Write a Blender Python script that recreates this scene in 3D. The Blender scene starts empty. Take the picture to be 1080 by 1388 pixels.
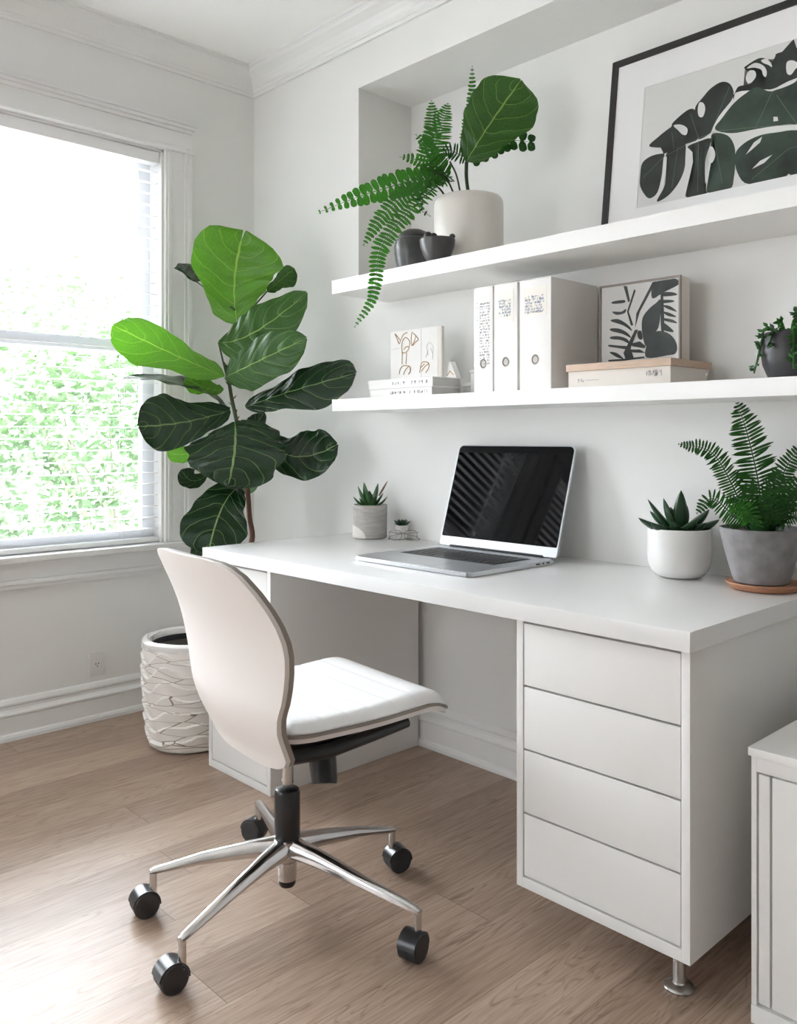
import bpy, bmesh, math, random
from mathutils import Vector, Matrix
random.seed(7)
C = bpy.context.scene.collection
PI = math.pi

# ---------------------------------------------------------------- materials
def node_mat(name):
    m = bpy.data.materials.new(name); m.use_nodes = True
    nt = m.node_tree; b = nt.nodes['Principled BSDF']
    return m, nt, b
def N(nt, kind, **kw):
    n = nt.nodes.new(kind)
    for k, v in kw.items(): setattr(n, k, v)
    return n
def mth(nt, op, a, b=None, clamp=False):
    n = N(nt, 'ShaderNodeMath', operation=op); n.use_clamp = clamp
    for i, v in enumerate((a, b)):
        if v is None: continue
        if isinstance(v, (int, float)): n.inputs[i].default_value = v
        else: nt.links.new(v, n.inputs[i])
    return n.outputs[0]
def mat(name, col, rough=.5, metal=0., var=0., nscale=8., bump=0., bscale=60., spec=.5, coat=0., stretch=None):
    m, nt, b = node_mat(name)
    b.inputs['Base Color'].default_value = (*col, 1); b.inputs['Roughness'].default_value = rough
    b.inputs['Metallic'].default_value = metal; b.inputs['Specular IOR Level'].default_value = spec
    b.inputs['Coat Weight'].default_value = coat; b.inputs['Coat Roughness'].default_value = .08
    tc = N(nt, 'ShaderNodeTexCoord'); mp = N(nt, 'ShaderNodeMapping'); nt.links.new(tc.outputs['Object'], mp.inputs[0])
    if stretch: mp.inputs['Scale'].default_value = stretch
    if var:
        no = N(nt, 'ShaderNodeTexNoise'); no.inputs['Scale'].default_value = nscale; no.inputs['Detail'].default_value = 6
        nt.links.new(mp.outputs[0], no.inputs['Vector'])
        r = N(nt, 'ShaderNodeValToRGB'); e = r.color_ramp.elements
        e[0].position = .3; e[1].position = .7
        e[0].color = (*[max(0, c*(1-var)) for c in col], 1); e[1].color = (*[min(1, c*(1+var)) for c in col], 1)
        nt.links.new(no.outputs[0], r.inputs[0]); nt.links.new(r.outputs[0], b.inputs['Base Color'])
    if bump:
        no = N(nt, 'ShaderNodeTexNoise'); no.inputs['Scale'].default_value = bscale; no.inputs['Detail'].default_value = 4
        nt.links.new(mp.outputs[0], no.inputs['Vector'])
        bp = N(nt, 'ShaderNodeBump'); bp.inputs['Strength'].default_value = bump; bp.inputs['Distance'].default_value = .002
        nt.links.new(no.outputs[0], bp.inputs['Height']); nt.links.new(bp.outputs[0], b.inputs['Normal'])
    return m
def leaf_mat(name, col, veincol, n=8, trans=.25, rough=.35, slant=.3, veinw=.020, net=0., spec=.35):
    """leaf tissue with a midrib and curved side veins laid out on the leaf's own UV"""
    m, nt, b = node_mat(name)
    uv = N(nt, 'ShaderNodeUVMap'); sp = N(nt, 'ShaderNodeSeparateXYZ'); nt.links.new(uv.outputs[0], sp.inputs[0])
    t, s = sp.outputs[0], sp.outputs[1]
    a = mth(nt, 'ABSOLUTE', mth(nt, 'MULTIPLY', mth(nt, 'SUBTRACT', s, .5), 2.))
    mid = mth(nt, 'LESS_THAN', a, .024)
    sq = mth(nt, 'POWER', a, 1.4)
    wn = N(nt, 'ShaderNodeTexNoise'); wn.inputs['Scale'].default_value = 2.5; nt.links.new(uv.outputs[0], wn.inputs['Vector'])
    ph = mth(nt, 'MULTIPLY', mth(nt, 'ADD', mth(nt, 'SUBTRACT', t, mth(nt, 'MULTIPLY', sq, slant)), mth(nt, 'MULTIPLY', mth(nt, 'SUBTRACT', wn.outputs[0], .5), .16)), float(n))
    fr = mth(nt, 'ABSOLUTE', mth(nt, 'SUBTRACT', mth(nt, 'FRACT', ph), .5))
    lat = mth(nt, 'LESS_THAN', fr, veinw)
    vein = mth(nt, 'MAXIMUM', mid, mth(nt, 'MULTIPLY', lat, .7))
    if net:
        vm = N(nt, 'ShaderNodeMapping'); vm.inputs['Scale'].default_value = (26, 14, 1); nt.links.new(uv.outputs[0], vm.inputs[0])
        vo = N(nt, 'ShaderNodeTexVoronoi', feature='DISTANCE_TO_EDGE', voronoi_dimensions='2D'); vo.inputs['Scale'].default_value = 1; nt.links.new(vm.outputs[0], vo.inputs['Vector'])
        vein = mth(nt, 'MAXIMUM', vein, mth(nt, 'MULTIPLY', mth(nt, 'LESS_THAN', vo.outputs['Distance'], .035), net))
    no = N(nt, 'ShaderNodeTexNoise'); no.inputs['Scale'].default_value = 9
    tc = N(nt, 'ShaderNodeTexCoord'); nt.links.new(tc.outputs['Object'], no.inputs['Vector'])
    r = N(nt, 'ShaderNodeValToRGB'); r.color_ramp.elements[0].color = (*[c*.75 for c in col], 1); r.color_ramp.elements[1].color = (*[c*1.25 for c in col], 1)
    nt.links.new(no.outputs[0], r.inputs[0])
    mx = N(nt, 'ShaderNodeMixRGB'); nt.links.new(vein, mx.inputs[0]); nt.links.new(r.outputs[0], mx.inputs[1]); mx.inputs[2].default_value = (*veincol, 1)
    nt.links.new(mx.outputs[0], b.inputs['Base Color'])
    b.inputs['Roughness'].default_value = rough; b.inputs['Specular IOR Level'].default_value = spec
    bp = N(nt, 'ShaderNodeBump'); bp.inputs['Strength'].default_value = .5; bp.inputs['Distance'].default_value = .004
    soft = mth(nt, 'MULTIPLY', mth(nt, 'MINIMUM', fr, .25), 3.)
    nt.links.new(soft, bp.inputs['Height']); nt.links.new(bp.outputs[0], b.inputs['Normal'])
    tr = N(nt, 'ShaderNodeBsdfTranslucent'); br = N(nt, 'ShaderNodeMixRGB', blend_type='MULTIPLY'); br.inputs[0].default_value = 1
    nt.links.new(mx.outputs[0], br.inputs[1]); br.inputs[2].default_value = (1.6, 2.0, .8, 1); nt.links.new(br.outputs[0], tr.inputs[0])
    ms = N(nt, 'ShaderNodeMixShader'); ms.inputs[0].default_value = trans
    nt.links.new(b.outputs[0], ms.inputs[1]); nt.links.new(tr.outputs[0], ms.inputs[2])
    nt.links.new(ms.outputs[0], nt.nodes['Material Output'].inputs[0])
    return m
def glass_mat(name, tint=(1, 1, 1), ior=1.45):
    m = bpy.data.materials.new(name); m.use_nodes = True; nt = m.node_tree; nt.nodes.remove(nt.nodes['Principled BSDF'])
    t = N(nt, 'ShaderNodeBsdfTransparent'); t.inputs[0].default_value = (*tint, 1)
    g = N(nt, 'ShaderNodeBsdfGlossy'); g.inputs['Roughness'].default_value = .02
    f = N(nt, 'ShaderNodeFresnel'); f.inputs[0].default_value = ior
    x = N(nt, 'ShaderNodeMixShader'); nt.links.new(f.outputs[0], x.inputs[0]); nt.links.new(t.outputs[0], x.inputs[1]); nt.links.new(g.outputs[0], x.inputs[2])
    nt.links.new(x.outputs[0], nt.nodes['Material Output'].inputs[0]); return m
def floor_mat():
    m, nt, b = node_mat('light oak planks')
    tc = N(nt, 'ShaderNodeTexCoord'); sp = N(nt, 'ShaderNodeSeparateXYZ'); nt.links.new(tc.outputs['Object'], sp.inputs[0])
    W, L = .165, 1.9
    px = mth(nt, 'DIVIDE', sp.outputs[0], W); ix = mth(nt, 'FLOOR', px); fx = mth(nt, 'FRACT', px)
    wn = N(nt, 'ShaderNodeTexWhiteNoise', noise_dimensions='1D'); nt.links.new(ix, wn.inputs['W'])
    py = mth(nt, 'ADD', mth(nt, 'DIVIDE', sp.outputs[1], L), wn.outputs['Value']); iy = mth(nt, 'FLOOR', py); fy = mth(nt, 'FRACT', py)
    pid = mth(nt, 'ADD', mth(nt, 'MULTIPLY', ix, 7.13), mth(nt, 'MULTIPLY', iy, 3.71))
    wn2 = N(nt, 'ShaderNodeTexWhiteNoise', noise_dimensions='1D'); nt.links.new(pid, wn2.inputs['W'])
    # grain: noise stretched along the plank, shifted per plank
    cb = N(nt, 'ShaderNodeCombineXYZ')
    nt.links.new(mth(nt, 'MULTIPLY', sp.outputs[0], 9.), cb.inputs[0]); nt.links.new(mth(nt, 'MULTIPLY', sp.outputs[1], 1.1), cb.inputs[1]); nt.links.new(mth(nt, 'MULTIPLY', wn2.outputs['Value'], 37.), cb.inputs[2])
    g1 = N(nt, 'ShaderNodeTexNoise'); g1.inputs['Scale'].default_value = 1.6; g1.inputs['Detail'].default_value = 3; g1.inputs['Distortion'].default_value = .6
    nt.links.new(cb.outputs[0], g1.inputs['Vector'])
    rings = mth(nt, 'ABSOLUTE', mth(nt, 'SUBTRACT', mth(nt, 'FRACT', mth(nt, 'MULTIPLY', g1.outputs[0], 15.)), .5))
    cb2 = N(nt, 'ShaderNodeCombineXYZ')
    nt.links.new(mth(nt, 'MULTIPLY', sp.outputs[0], 90.), cb2.inputs[0]); nt.links.new(mth(nt, 'MULTIPLY', sp.outputs[1], 4.), cb2.inputs[1]); nt.links.new(mth(nt, 'MULTIPLY', wn2.outputs['Value'], 51.), cb2.inputs[2])
    g2 = N(nt, 'ShaderNodeTexNoise'); g2.inputs['Scale'].default_value = 2.; g2.inputs['Detail'].default_value = 5
    nt.links.new(cb2.outputs[0], g2.inputs['Vector'])
    g3 = N(nt, 'ShaderNodeTexNoise'); g3.inputs['Scale'].default_value = .8; g3.inputs['Detail'].default_value = 2
    nt.links.new(cb.outputs[0], g3.inputs['Vector'])
    line = mth(nt, 'MULTIPLY', mth(nt, 'SUBTRACT', 1., mth(nt, 'MULTIPLY', rings, 5.5), True), mth(nt, 'MULTIPLY', mth(nt, 'SUBTRACT', g3.outputs[0], .35, True), 1.6, True))
    v = mth(nt, 'ADD', mth(nt, 'MULTIPLY', g2.outputs[0], .62), mth(nt, 'MULTIPLY', wn2.outputs['Value'], .20))
    v = mth(nt, 'ADD', v, mth(nt, 'MULTIPLY', g3.outputs[0], .3))
    v = mth(nt, 'SUBTRACT', v, mth(nt, 'MULTIPLY', line, .50))
    r = N(nt, 'ShaderNodeValToRGB'); e = r.color_ramp.elements
    e[0].position = .2; e[1].position = .85; e[0].color = (.16, .105, .074, 1); e[1].color = (.50, .385, .30, 1)
    el = e.new(.5); el.color = (.335, .24, .18, 1)
    nt.links.new(v, r.inputs[0])
    seam = mth(nt, 'MAXIMUM', mth(nt, 'LESS_THAN', fx, .010), mth(nt, 'LESS_THAN', fy, .0012))
    mx = N(nt, 'ShaderNodeMixRGB'); nt.links.new(mth(nt, 'MULTIPLY', seam, .7), mx.inputs[0]); nt.links.new(r.outputs[0], mx.inputs[1]); mx.inputs[2].default_value = (.13, .085, .06, 1)
    nt.links.new(mx.outputs[0], b.inputs['Base Color'])
    b.inputs['Roughness'].default_value = .36; b.inputs['Specular IOR Level'].default_value = .38
    bp = N(nt, 'ShaderNodeBump'); bp.inputs['Strength'].default_value = .25; bp.inputs['Distance'].default_value = .001
    nt.links.new(mth(nt, 'SUBTRACT', g2.outputs[0], mth(nt, 'MULTIPLY', seam, 2.)), bp.inputs['Height']); nt.links.new(bp.outputs[0], b.inputs['Normal'])
    return m
def basket_mat():
    m, nt, b = node_mat('white woven strips')
    tc = N(nt, 'ShaderNodeTexCoord'); mp = N(nt, 'ShaderNodeMapping'); mp.inputs['Scale'].default_value = (5.2, 5.2, 27)
    nt.links.new(tc.outputs['Object'], mp.inputs[0])
    wob = N(nt, 'ShaderNodeTexNoise'); wob.inputs['Detail'].default_value = 1; wob.inputs['Scale'].default_value = 4.; nt.links.new(tc.outputs['Object'], wob.inputs['Vector'])
    ad = N(nt, 'ShaderNodeMixRGB', blend_type='ADD'); ad.inputs[0].default_value = .9; nt.links.new(mp.outputs[0], ad.inputs[1]); nt.links.new(wob.outputs['Color'], ad.inputs[2])
    vo = N(nt, 'ShaderNodeTexVoronoi', feature='DISTANCE_TO_EDGE'); vo.inputs['Scale'].default_value = 1.; nt.links.new(ad.outputs[0], vo.inputs['Vector'])
    r = N(nt, 'ShaderNodeValToRGB'); e = r.color_ramp.elements; e[0].position = .006; e[1].position = .018
    e[0].color = (.24, .17, .13, 1); e[1].color = (.84, .81, .77, 1)
    nt.links.new(vo.outputs['Distance'], r.inputs[0]); nt.links.new(r.outputs[0], b.inputs['Base Color'])
    bp = N(nt, 'ShaderNodeBump'); bp.inputs['Strength'].default_value = .45; bp.inputs['Distance'].default_value = .004
    nt.links.new(mth(nt, 'MINIMUM', vo.outputs['Distance'], .22), bp.inputs['Height']); nt.links.new(bp.outputs[0], b.inputs['Normal'])
    b.inputs['Roughness'].default_value = .35
    return m

M = {}
M['wall'] = mat('wall paint', (.80, .80, .785), .75, var=.012, nscale=3, bump=.05, bscale=300)
M['ceil'] = mat('ceiling paint', (.93, .93, .92), .8, bump=.04, bscale=300)
M['trim'] = mat('trim paint', (.82, .82, .81), .35, bump=.02, bscale=90)
M['far'] = mat('unseen wall dark to cut bounce', (.15, .145, .14), .8, var=.02)  # unseen wall made dark to cut bounce onto the desk's right side
M['mid_wall'] = mat('unseen wall grey to cut bounce', (.45, .44, .43), .8, var=.02)  # unseen wall greyed so that less light bounces back into the room
M['floor'] = floor_mat()
M['desk'] = mat('white satin lacquer', (.78, .78, .775), .22, var=.008, nscale=5)
M['cab'] = mat('white cabinet paint', (.77, .765, .75), .45, var=.01, nscale=5)
M['gap'] = mat('black board for gap shade', (.02, .019, .018), .8, var=.05)  # near black, so the shade in the drawer gaps is in the colour
M['shelf'] = mat('shelf paint', (.82, .82, .81), .4, var=.008)
M['chrome'] = mat('polished aluminium', (.62, .61, .61), .14, 1., var=.04, nscale=14)
M['steel'] = mat('brushed steel', (.55, .55, .54), .25, 1., var=.05, nscale=30)
M['black'] = mat('black plastic', (.012, .012, .013), .28, var=.2)
M['rubber'] = mat('wheel tread', (.03, .03, .032), .5, var=.2)
M['leather'] = mat('white leather', (.86, .86, .855), .38, bump=.25, bscale=160)
M['shell'] = mat('cream shell', (.74, .70, .675), .4, bump=.08, bscale=200)
M['taupe'] = mat('taupe edge', (.27, .235, .205), .5, var=.08, nscale=20)
M['alu'] = mat('silver aluminium', (.60, .615, .64), .30, .8, var=.02, nscale=20)
M['alud'] = mat('port slots', (.03, .03, .03), .5)
M['screen'] = mat('dark screen glass', (.002, .002, .0025), .03, var=.1, spec=.22)
M['keyplate'] = mat('keyboard well', (.17, .17, .18), .35, var=.05)
M['key'] = mat('black keycaps', (.014, .014, .016), .4, var=.2)
M['concrete'] = mat('pale concrete', (.44, .42, .40), .85, var=.16, nscale=22, bump=.5, bscale=90, stretch=(1, 1, 5))
M['plaster'] = mat('white plaster dip', (.70, .67, .62), .8, var=.06, nscale=40, bump=.2, bscale=90)
M['stone'] = mat('grey stone', (.23, .22, .225), .8, var=.2, nscale=28, bump=.6, bscale=80)
M['glaze'] = mat('white glaze', (.76, .75, .735), .18, var=.015, nscale=6)
M['glazew'] = mat('warm matt ceramic', (.72, .69, .645), .4, var=.03, nscale=8)
M['clay'] = mat('terracotta wood', (.42, .20, .11), .5, var=.25, nscale=16, stretch=(1, 1, 6))
M['soil'] = mat('potting soil', (.025, .018, .013), .95, var=.5, nscale=60, bump=1., bscale=50)
M['blackc'] = mat('black ceramic', (.045, .045, .05), .42, var=.25, nscale=12, bump=.3, bscale=50)
M['charc'] = mat('charcoal stoneware', (.07, .07, .072), .35, var=.25, nscale=14, bump=.3, bscale=60)
M['bark'] = mat('brown bark', (.12, .055, .035), .8, var=.4, nscale=40, bump=.8, bscale=60, stretch=(1, 1, .2))
M['stem'] = mat('dark green stem', (.035, .06, .02), .6, var=.3, nscale=30)
M['gstem'] = mat('green stem', (.10, .20, .04), .5, var=.2, nscale=30)
M['young_backlit'] = leaf_mat('young fig leaf', (.075, .20, .022), (.24, .36, .08), n=6, trans=.26, net=.22)  # young leaf green, lightened partly to carry the backlight
M['mid'] = leaf_mat('green fig leaf', (.028, .095, .014), (.20, .32, .08), n=6, trans=.16, net=.15)
M['mature'] = leaf_mat('dark fig leaf', (.007, .026, .009), (.16, .25, .09), n=6, trans=.04, rough=.24, net=.05)
M['fernb'] = leaf_mat('bright fern', (.035, .15, .022), (.10, .28, .05), n=2, trans=.3, rough=.5)
M['fernd'] = leaf_mat('dark fern', (.014, .07, .012), (.06, .18, .03), n=2, trans=.2, rough=.45)
M['succ'] = mat('succulent skin', (.03, .10, .028), .35, var=.4, nscale=25)
M['succd'] = mat('dark succulent skin', (.018, .055, .022), .35, var=.35, nscale=25)
M['brown'] = mat('dry spike', (.22, .14, .11), .7, var=.2)
M['frame'] = mat('black frame wood', (.018, .017, .016), .42, var=.2)
M['mat'] = mat('white mat board', (.84, .84, .85), .85)
M['print'] = mat('print paper', (.68, .68, .67), .8, var=.01)
M['ink'] = mat('dark leaf ink', (.016, .022, .019), .45, var=.6, nscale=14)
M['ink2'] = mat('green leaf ink', (.022, .042, .029), .45, var=.7, nscale=11)
M['inkv'] = mat('vein ink', (.16, .22, .15), .6)
M['sinkd'] = mat('charcoal ink', (.03, .04, .038), .6, var=.3, nscale=30)
M['oak'] = mat('pale wood edge', (.55, .41, .31), .6, var=.1, nscale=18, stretch=(1, 8, 8))
M['canvas'] = mat('cream canvas side', (.70, .66, .61), .8, var=.03)
M['paper'] = mat('white card', (.80, .79, .77), .65, var=.01)
M['page'] = mat('page edges', (.50, .49, .47), .8, var=.08, nscale=4, stretch=(.3, .3, 60))
M['binder'] = mat('white binder cover', (.80, .79, .775), .45, var=.012)
M['bgrey'] = mat('grey binder board', (.50, .49, .475), .55, var=.02)
M['label'] = mat('label paper', (.80, .77, .71), .7)
M['txt'] = mat('grey print marks', (.22, .22, .25), .7)
M['txtb'] = mat('blue print marks', (.22, .29, .42), .7)
M['gold'] = mat('gold line', (.42, .27, .12), .4, .4, var=.3, nscale=60)
M['gline'] = mat('pale line', (.52, .52, .52), .7)
M['greybox'] = mat('grey painted box', (.50, .50, .48), .6, var=.02)
M['glass'] = glass_mat('window glass')
M['lens'] = glass_mat('clear lens')
M['slat'] = mat('white blind slat', (.90, .90, .90), .4)
M['twig'] = mat('grey green twig', (.12, .13, .09), .8, var=.2)
M['cord'] = mat('white cord', (.8, .8, .8), .7)
M['sash'] = mat('sash paint', (.82, .84, .88), .4, var=.01)
M['plate'] = mat('outlet plastic', (.74, .73, .71), .3)
M['hole'] = mat('dark slots', (.04, .04, .04), .6)
M['ground'] = mat('pale patio', (.62, .61, .58), .9, var=.1, nscale=2)
M['shrub'] = leaf_mat('garden leaf', (.07, .115, .065), (.08, .13, .07), n=2, trans=.12, rough=.6)
M['siding'] = mat('pale blue siding', (.62, .68, .74), .8, var=.02)

# ---------------------------------------------------------------- helpers
ORG = {}
def thing(name, label, cat, loc=(0, 0, 0), rot=(0, 0, 0), group=None):
    o = bpy.data.objects.new(name, None); C.objects.link(o); o.empty_display_size = .05
    o.location = loc; o.rotation_euler = rot; o['label'] = label; o['category'] = cat
    if group: o['group'] = group
    ORG[o] = Vector(loc) if rot == (0, 0, 0) else Vector((0, 0, 0))
    return o
def link(name, me, m, parent=None, kind=None, label=None):
    o = bpy.data.objects.new(name, me); C.objects.link(o)
    if m and not me.materials: me.materials.append(m)
    if parent is not None:
        o.parent = parent
        org = ORG[parent]
        if org.length > 0: me.transform(Matrix.Translation(-org))
        ORG[o] = org
    if kind: o['kind'] = kind
    if label: o['label'] = label
    return o
def tag(o, label, cat, group=None):
    o['label'] = label; o['category'] = cat
    if group: o['group'] = group
    return o
def obj(name, bm, m, parent=None, kind=None, smooth=False, label=None):
    bmesh.ops.recalc_face_normals(bm, faces=bm.faces)
    me = bpy.data.meshes.new(name); bm.to_mesh(me); bm.free()
    if smooth:
        for p in me.polygons: p.use_smooth = True
        me.set_sharp_from_angle(angle=math.radians(38))
    return link(name, me, m, parent, kind, label)
def add_box(bm, x0, x1, y0, y1, z0, z1, bevel=0., seg=2, mtx=None):
    r = bmesh.ops.create_cube(bm, size=1)
    vs = r['verts']
    for v in vs: v.co = Vector(((x0+x1)/2+v.co.x*(x1-x0), (y0+y1)/2+v.co.y*(y1-y0), (z0+z1)/2+v.co.z*(z1-z0)))
    if mtx is not None:
        for v in vs: v.co = mtx @ v.co
    if bevel:
        es = list({e for v in vs for e in v.link_edges})
        bmesh.ops.bevel(bm, geom=es, offset=bevel, segments=seg, affect='EDGES', profile=.7)
    return bm
def box(name, x0, x1, y0, y1, z0, z1, m, parent=None, bevel=.0015, kind=None, label=None, seg=2):
    return obj(name, add_box(bmesh.new(), x0, x1, y0, y1, z0, z1, bevel, seg), m, parent, kind, smooth=True, label=label)
def add_lathe(bm, prof, cx=0, cy=0, seg=40, rfun=None):
    rings = []
    for r, z in prof:
        if r < 1e-5: rings.append([bm.verts.new((cx, cy, z))]); continue
        ring = []
        for i in range(seg):
            a = 2*PI*i/seg; rr = r if rfun is None else rfun(r, z, a)
            ring.append(bm.verts.new((cx+rr*math.cos(a), cy+rr*math.sin(a), z)))
        rings.append(ring)
    for A, B in zip(rings, rings[1:]):
        for i in range(seg):
            j = (i+1) % seg
            a = A[i % len(A)]; b = A[j % len(A)]; c = B[j % len(B)]; d = B[i % len(B)]
            f = []
            for v in (a, b, c, d):
                if v not in f: f.append(v)
            if len(f) > 2: bm.faces.new(f)
    return bm
def lathe(name, prof, cx, cy, m, parent=None, seg=40, rfun=None, label=None):
    return obj(name, add_lathe(bmesh.new(), prof, cx, cy, seg, rfun), m, parent, smooth=True, label=label)
def catmull(P, n=6):
    P = [Vector(p) for p in P]
    if len(P) < 3: return [P[0].lerp(P[-1], i/n) for i in range(n+1)]
    Q = [P[0]*2-P[1]]+P+[P[-1]*2-P[-2]]; out = []
    for i in range(1, len(Q)-2):
        a, b, c, d = Q[i-1:i+3]
        for k in range(n):
            t = k/n; out.append(.5*((2*b)+(c-a)*t+(2*a-5*b+4*c-d)*t*t+(3*b-a-3*c+d)*t**3))
    out.append(P[-1]); return out
def add_tube(bm, pts, r, seg=8, r2=None, cap=True):
    pts = [Vector(p) for p in pts]; n = len(pts); rings = []; up = None
    for i, p in enumerate(pts):
        t = (pts[min(i+1, n-1)]-pts[max(i-1, 0)]).normalized()
        if up is None: up = t.orthogonal().normalized()
        up = (up-t*up.dot(t)).normalized(); s = t.cross(up)
        rr = r if r2 is None else r+(r2-r)*i/(n-1)
        rings.append([bm.verts.new(p+(up*math.cos(2*PI*k/seg)+s*math.sin(2*PI*k/seg))*rr) for k in range(seg)])
    for A, B in zip(rings, rings[1:]):
        for k in range(seg): bm.faces.new((A[k], A[(k+1) % seg], B[(k+1) % seg], B[k]))
    if cap: bm.faces.new(rings[0]); bm.faces.new(rings[-1])
    return bm
def tube(name, pts, r, m, parent=None, seg=8, r2=None, smooth_path=0, label=None):
    if smooth_path: pts = catmull(pts, smooth_path)
    return obj(name, add_tube(bmesh.new(), pts, r, seg, r2), m, parent, smooth=True, label=label)
def prism(bm, prof, axis, a0, a1):
    """extrude a closed 2-D profile between a0 and a1; axis 'x': profile is (y,z); axis 'y': profile is (x,z)"""
    mk = (lambda p, a: (a, p[0], p[1])) if axis == 'x' else (lambda p, a: (p[0], a, p[1]))
    A = [bm.verts.new(mk(p, a0)) for p in prof]; B = [bm.verts.new(mk(p, a1)) for p in prof]
    n = len(prof)
    for i in range(n): bm.faces.new((A[i], A[(i+1) % n], B[(i+1) % n], B[i]))
    bm.faces.new(A); bm.faces.new(B[::-1]); return bm
def copy_tree(o, parent=None):
    c = o.copy(); C.objects.link(c)
    if parent is not None: c.parent = parent
    for ch in list(o.children): copy_tree(ch, c)
    return c

FIG = [(0, .05), (.06, .26), (.16, .46), (.30, .58), (.44, .70), (.58, .88), (.70, .99), (.78, 1), (.87, .92), (.94, .70), (.985, .38), (1, .06)]
LANCE = [(0, .04), (.08, .35), (.2, .68), (.35, .93), (.5, 1), (.65, .98), (.78, .88), (.88, .70), (.95, .45), (1, .04)]
ROUNDP = [(0, .15), (.08, .55), (.2, .85), (.4, 1), (.62, 1), (.8, .86), (.91, .6), (.97, .35), (1, .05)]
OVAL = [(0, .05), (.1, .45), (.25, .8), (.45, 1), (.65, .95), (.82, .72), (.93, .42), (1, .05)]
def wid(prof, t):
    for (a, wa), (b, wb) in zip(prof, prof[1:]):
        if t <= b: return wa+(wb-wa)*(t-a)/(b-a)
    return prof[-1][1]
def leaf_mesh(name, base, ctrl, tip, side, m, parent, curl=.1, prof=FIG, nt=34, ns=14, wave=.05, seed=0, notch_=.05):
    rnd = random.Random(seed); base, ctrl, tip, side = map(Vector, (base, ctrl, tip, side))
    c2 = ctrl*2-(base+tip)/2; bm = bmesh.new(); uvl = bm.loops.layers.uv.new('UVMap'); grid = []; W = side.length
    ph = [rnd.uniform(0, 6) for _ in range(4)]
    for i in range(nt+1):
        t = i/nt; p = base*(1-t)**2+c2*2*t*(1-t)+tip*t*t
        tg = ((c2-base)*(1-t)+(tip-c2)*t).normalized()
        s0 = (side-tg*side.dot(tg)).normalized(); nrm = s0.cross(tg).normalized()
        row = []
        for j in range(ns+1):
            s = j/ns*2-1
            w = wid(prof, t)*W*(1+.045*math.sin(t*15+ph[0]+(3 if s > 0 else 0))+.02*math.sin(t*31+ph[2]))
            notch = notch_*math.exp(-(s/.22)**2)*max(0, (t-.75)/.25)**2
            q = p+s0*s*w+nrm*(abs(s)**1.5*W*curl*2*wid(prof, t)+W*wave*1.5*abs(s)**2*math.sin(t*11+ph[1]+s*2)+W*.02*math.sin(t*6*2*PI-abs(s)*4)) - tg*notch*W
            row.append((bm.verts.new(q), (t, j/ns)))
        grid.append(row)
    for i in range(nt):
        for j in range(ns):
            q = (grid[i][j], grid[i+1][j], grid[i+1][j+1], grid[i][j+1])
            f = bm.faces.new([v for v, _ in q]); f.smooth = True
            for l, (_, uv) in zip(f.loops, q): l[uvl].uv = uv
    me = bpy.data.meshes.new(name); bm.to_mesh(me); bm.free()
    return link(name, me, m, parent)
def frond(name, pts, side, lmax, n, shape, m, parent, seed=0, tubem=None):
    """fern frond: a rachis with paired leaflets"""
    rnd = random.Random(seed); P = catmull(pts, 10)
    cum = [0]
    for a, b in zip(P, P[1:]): cum.append(cum[-1]+(b-a).length)
    Ltot = cum[-1]; side = Vector(side)
    def at(d):
        d = min(max(d, 0), Ltot*.9999)
        for i in range(len(P)-1):
            if d <= cum[i+1]:
                k = (d-cum[i])/(cum[i+1]-cum[i]+1e-9); return P[i].lerp(P[i+1], k), (P[i+1]-P[i]).normalized()
        return P[-1], (P[-1]-P[-2]).normalized()
    bm = bmesh.new(); uvl = bm.loops.layers.uv.new('UVMap')
    add_tube(bm, [at(Ltot*i/24)[0] for i in range(25)], .0022, 5, .0007)
    for k in range(n):
        t = .10+.90*k/(n-1); p, tg = at(t*Ltot)
        s0 = (side-tg*side.dot(tg)).normalized(); nr = s0.cross(tg)
        if shape == 'round': ln = lmax*(1 if t < .97 else .8); wd = Ltot/n*.43
        elif shape == 'broad': ln = lmax*min(1, (1-t)*1.9+.16)*min(1, .5+t*2); wd = min(Ltot/n*.46, ln*.36)
        else: ln = lmax*min(1, (.45+t*2.2))*max(0, 1-t**3.2)**.8+lmax*.10; wd = min(Ltot/n*.36, ln*.3)
        for sg in (-1, 1):
            l = ln*rnd.uniform(.88, 1.08); fw = rnd.uniform(.12, .3)
            d = (s0*sg+tg*fw+nr*rnd.uniform(-.22, .22)).normalized(); e = tg*(-1)
            e = (e-d*e.dot(d)).normalized(); droop = nr*rnd.uniform(-.12, .12)*l
            prof = ((0, .45), (.2, .95), (.5, 1), (.8, .8), (1, .1)) if shape == 'taper' else ((0, .35), (.25, .95), (.55, 1.05), (.85, .95), (1, .35))
            rows = []
            for (u_, w_) in prof:
                c = p+d*l*u_+droop*u_*u_
                rows.append(((bm.verts.new(c+e*wd*w_), (u_, 0)), (bm.verts.new(c+nr*wd*.25*w_), (u_, .5)), (bm.verts.new(c-e*wd*w_), (u_, 1))))
            for A, B in zip(rows, rows[1:]):
                for j in (0, 1):
                    q = (A[j], B[j], B[j+1], A[j+1]); f = bm.faces.new([v for v, _ in q]); f.smooth = True
                    for lp, (_, uv) in zip(f.loops, q): lp[uvl].uv = uv
    me = bpy.data.meshes.new(name); bm.to_mesh(me); bm.free()
    return link(name, me, m, parent)
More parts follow.
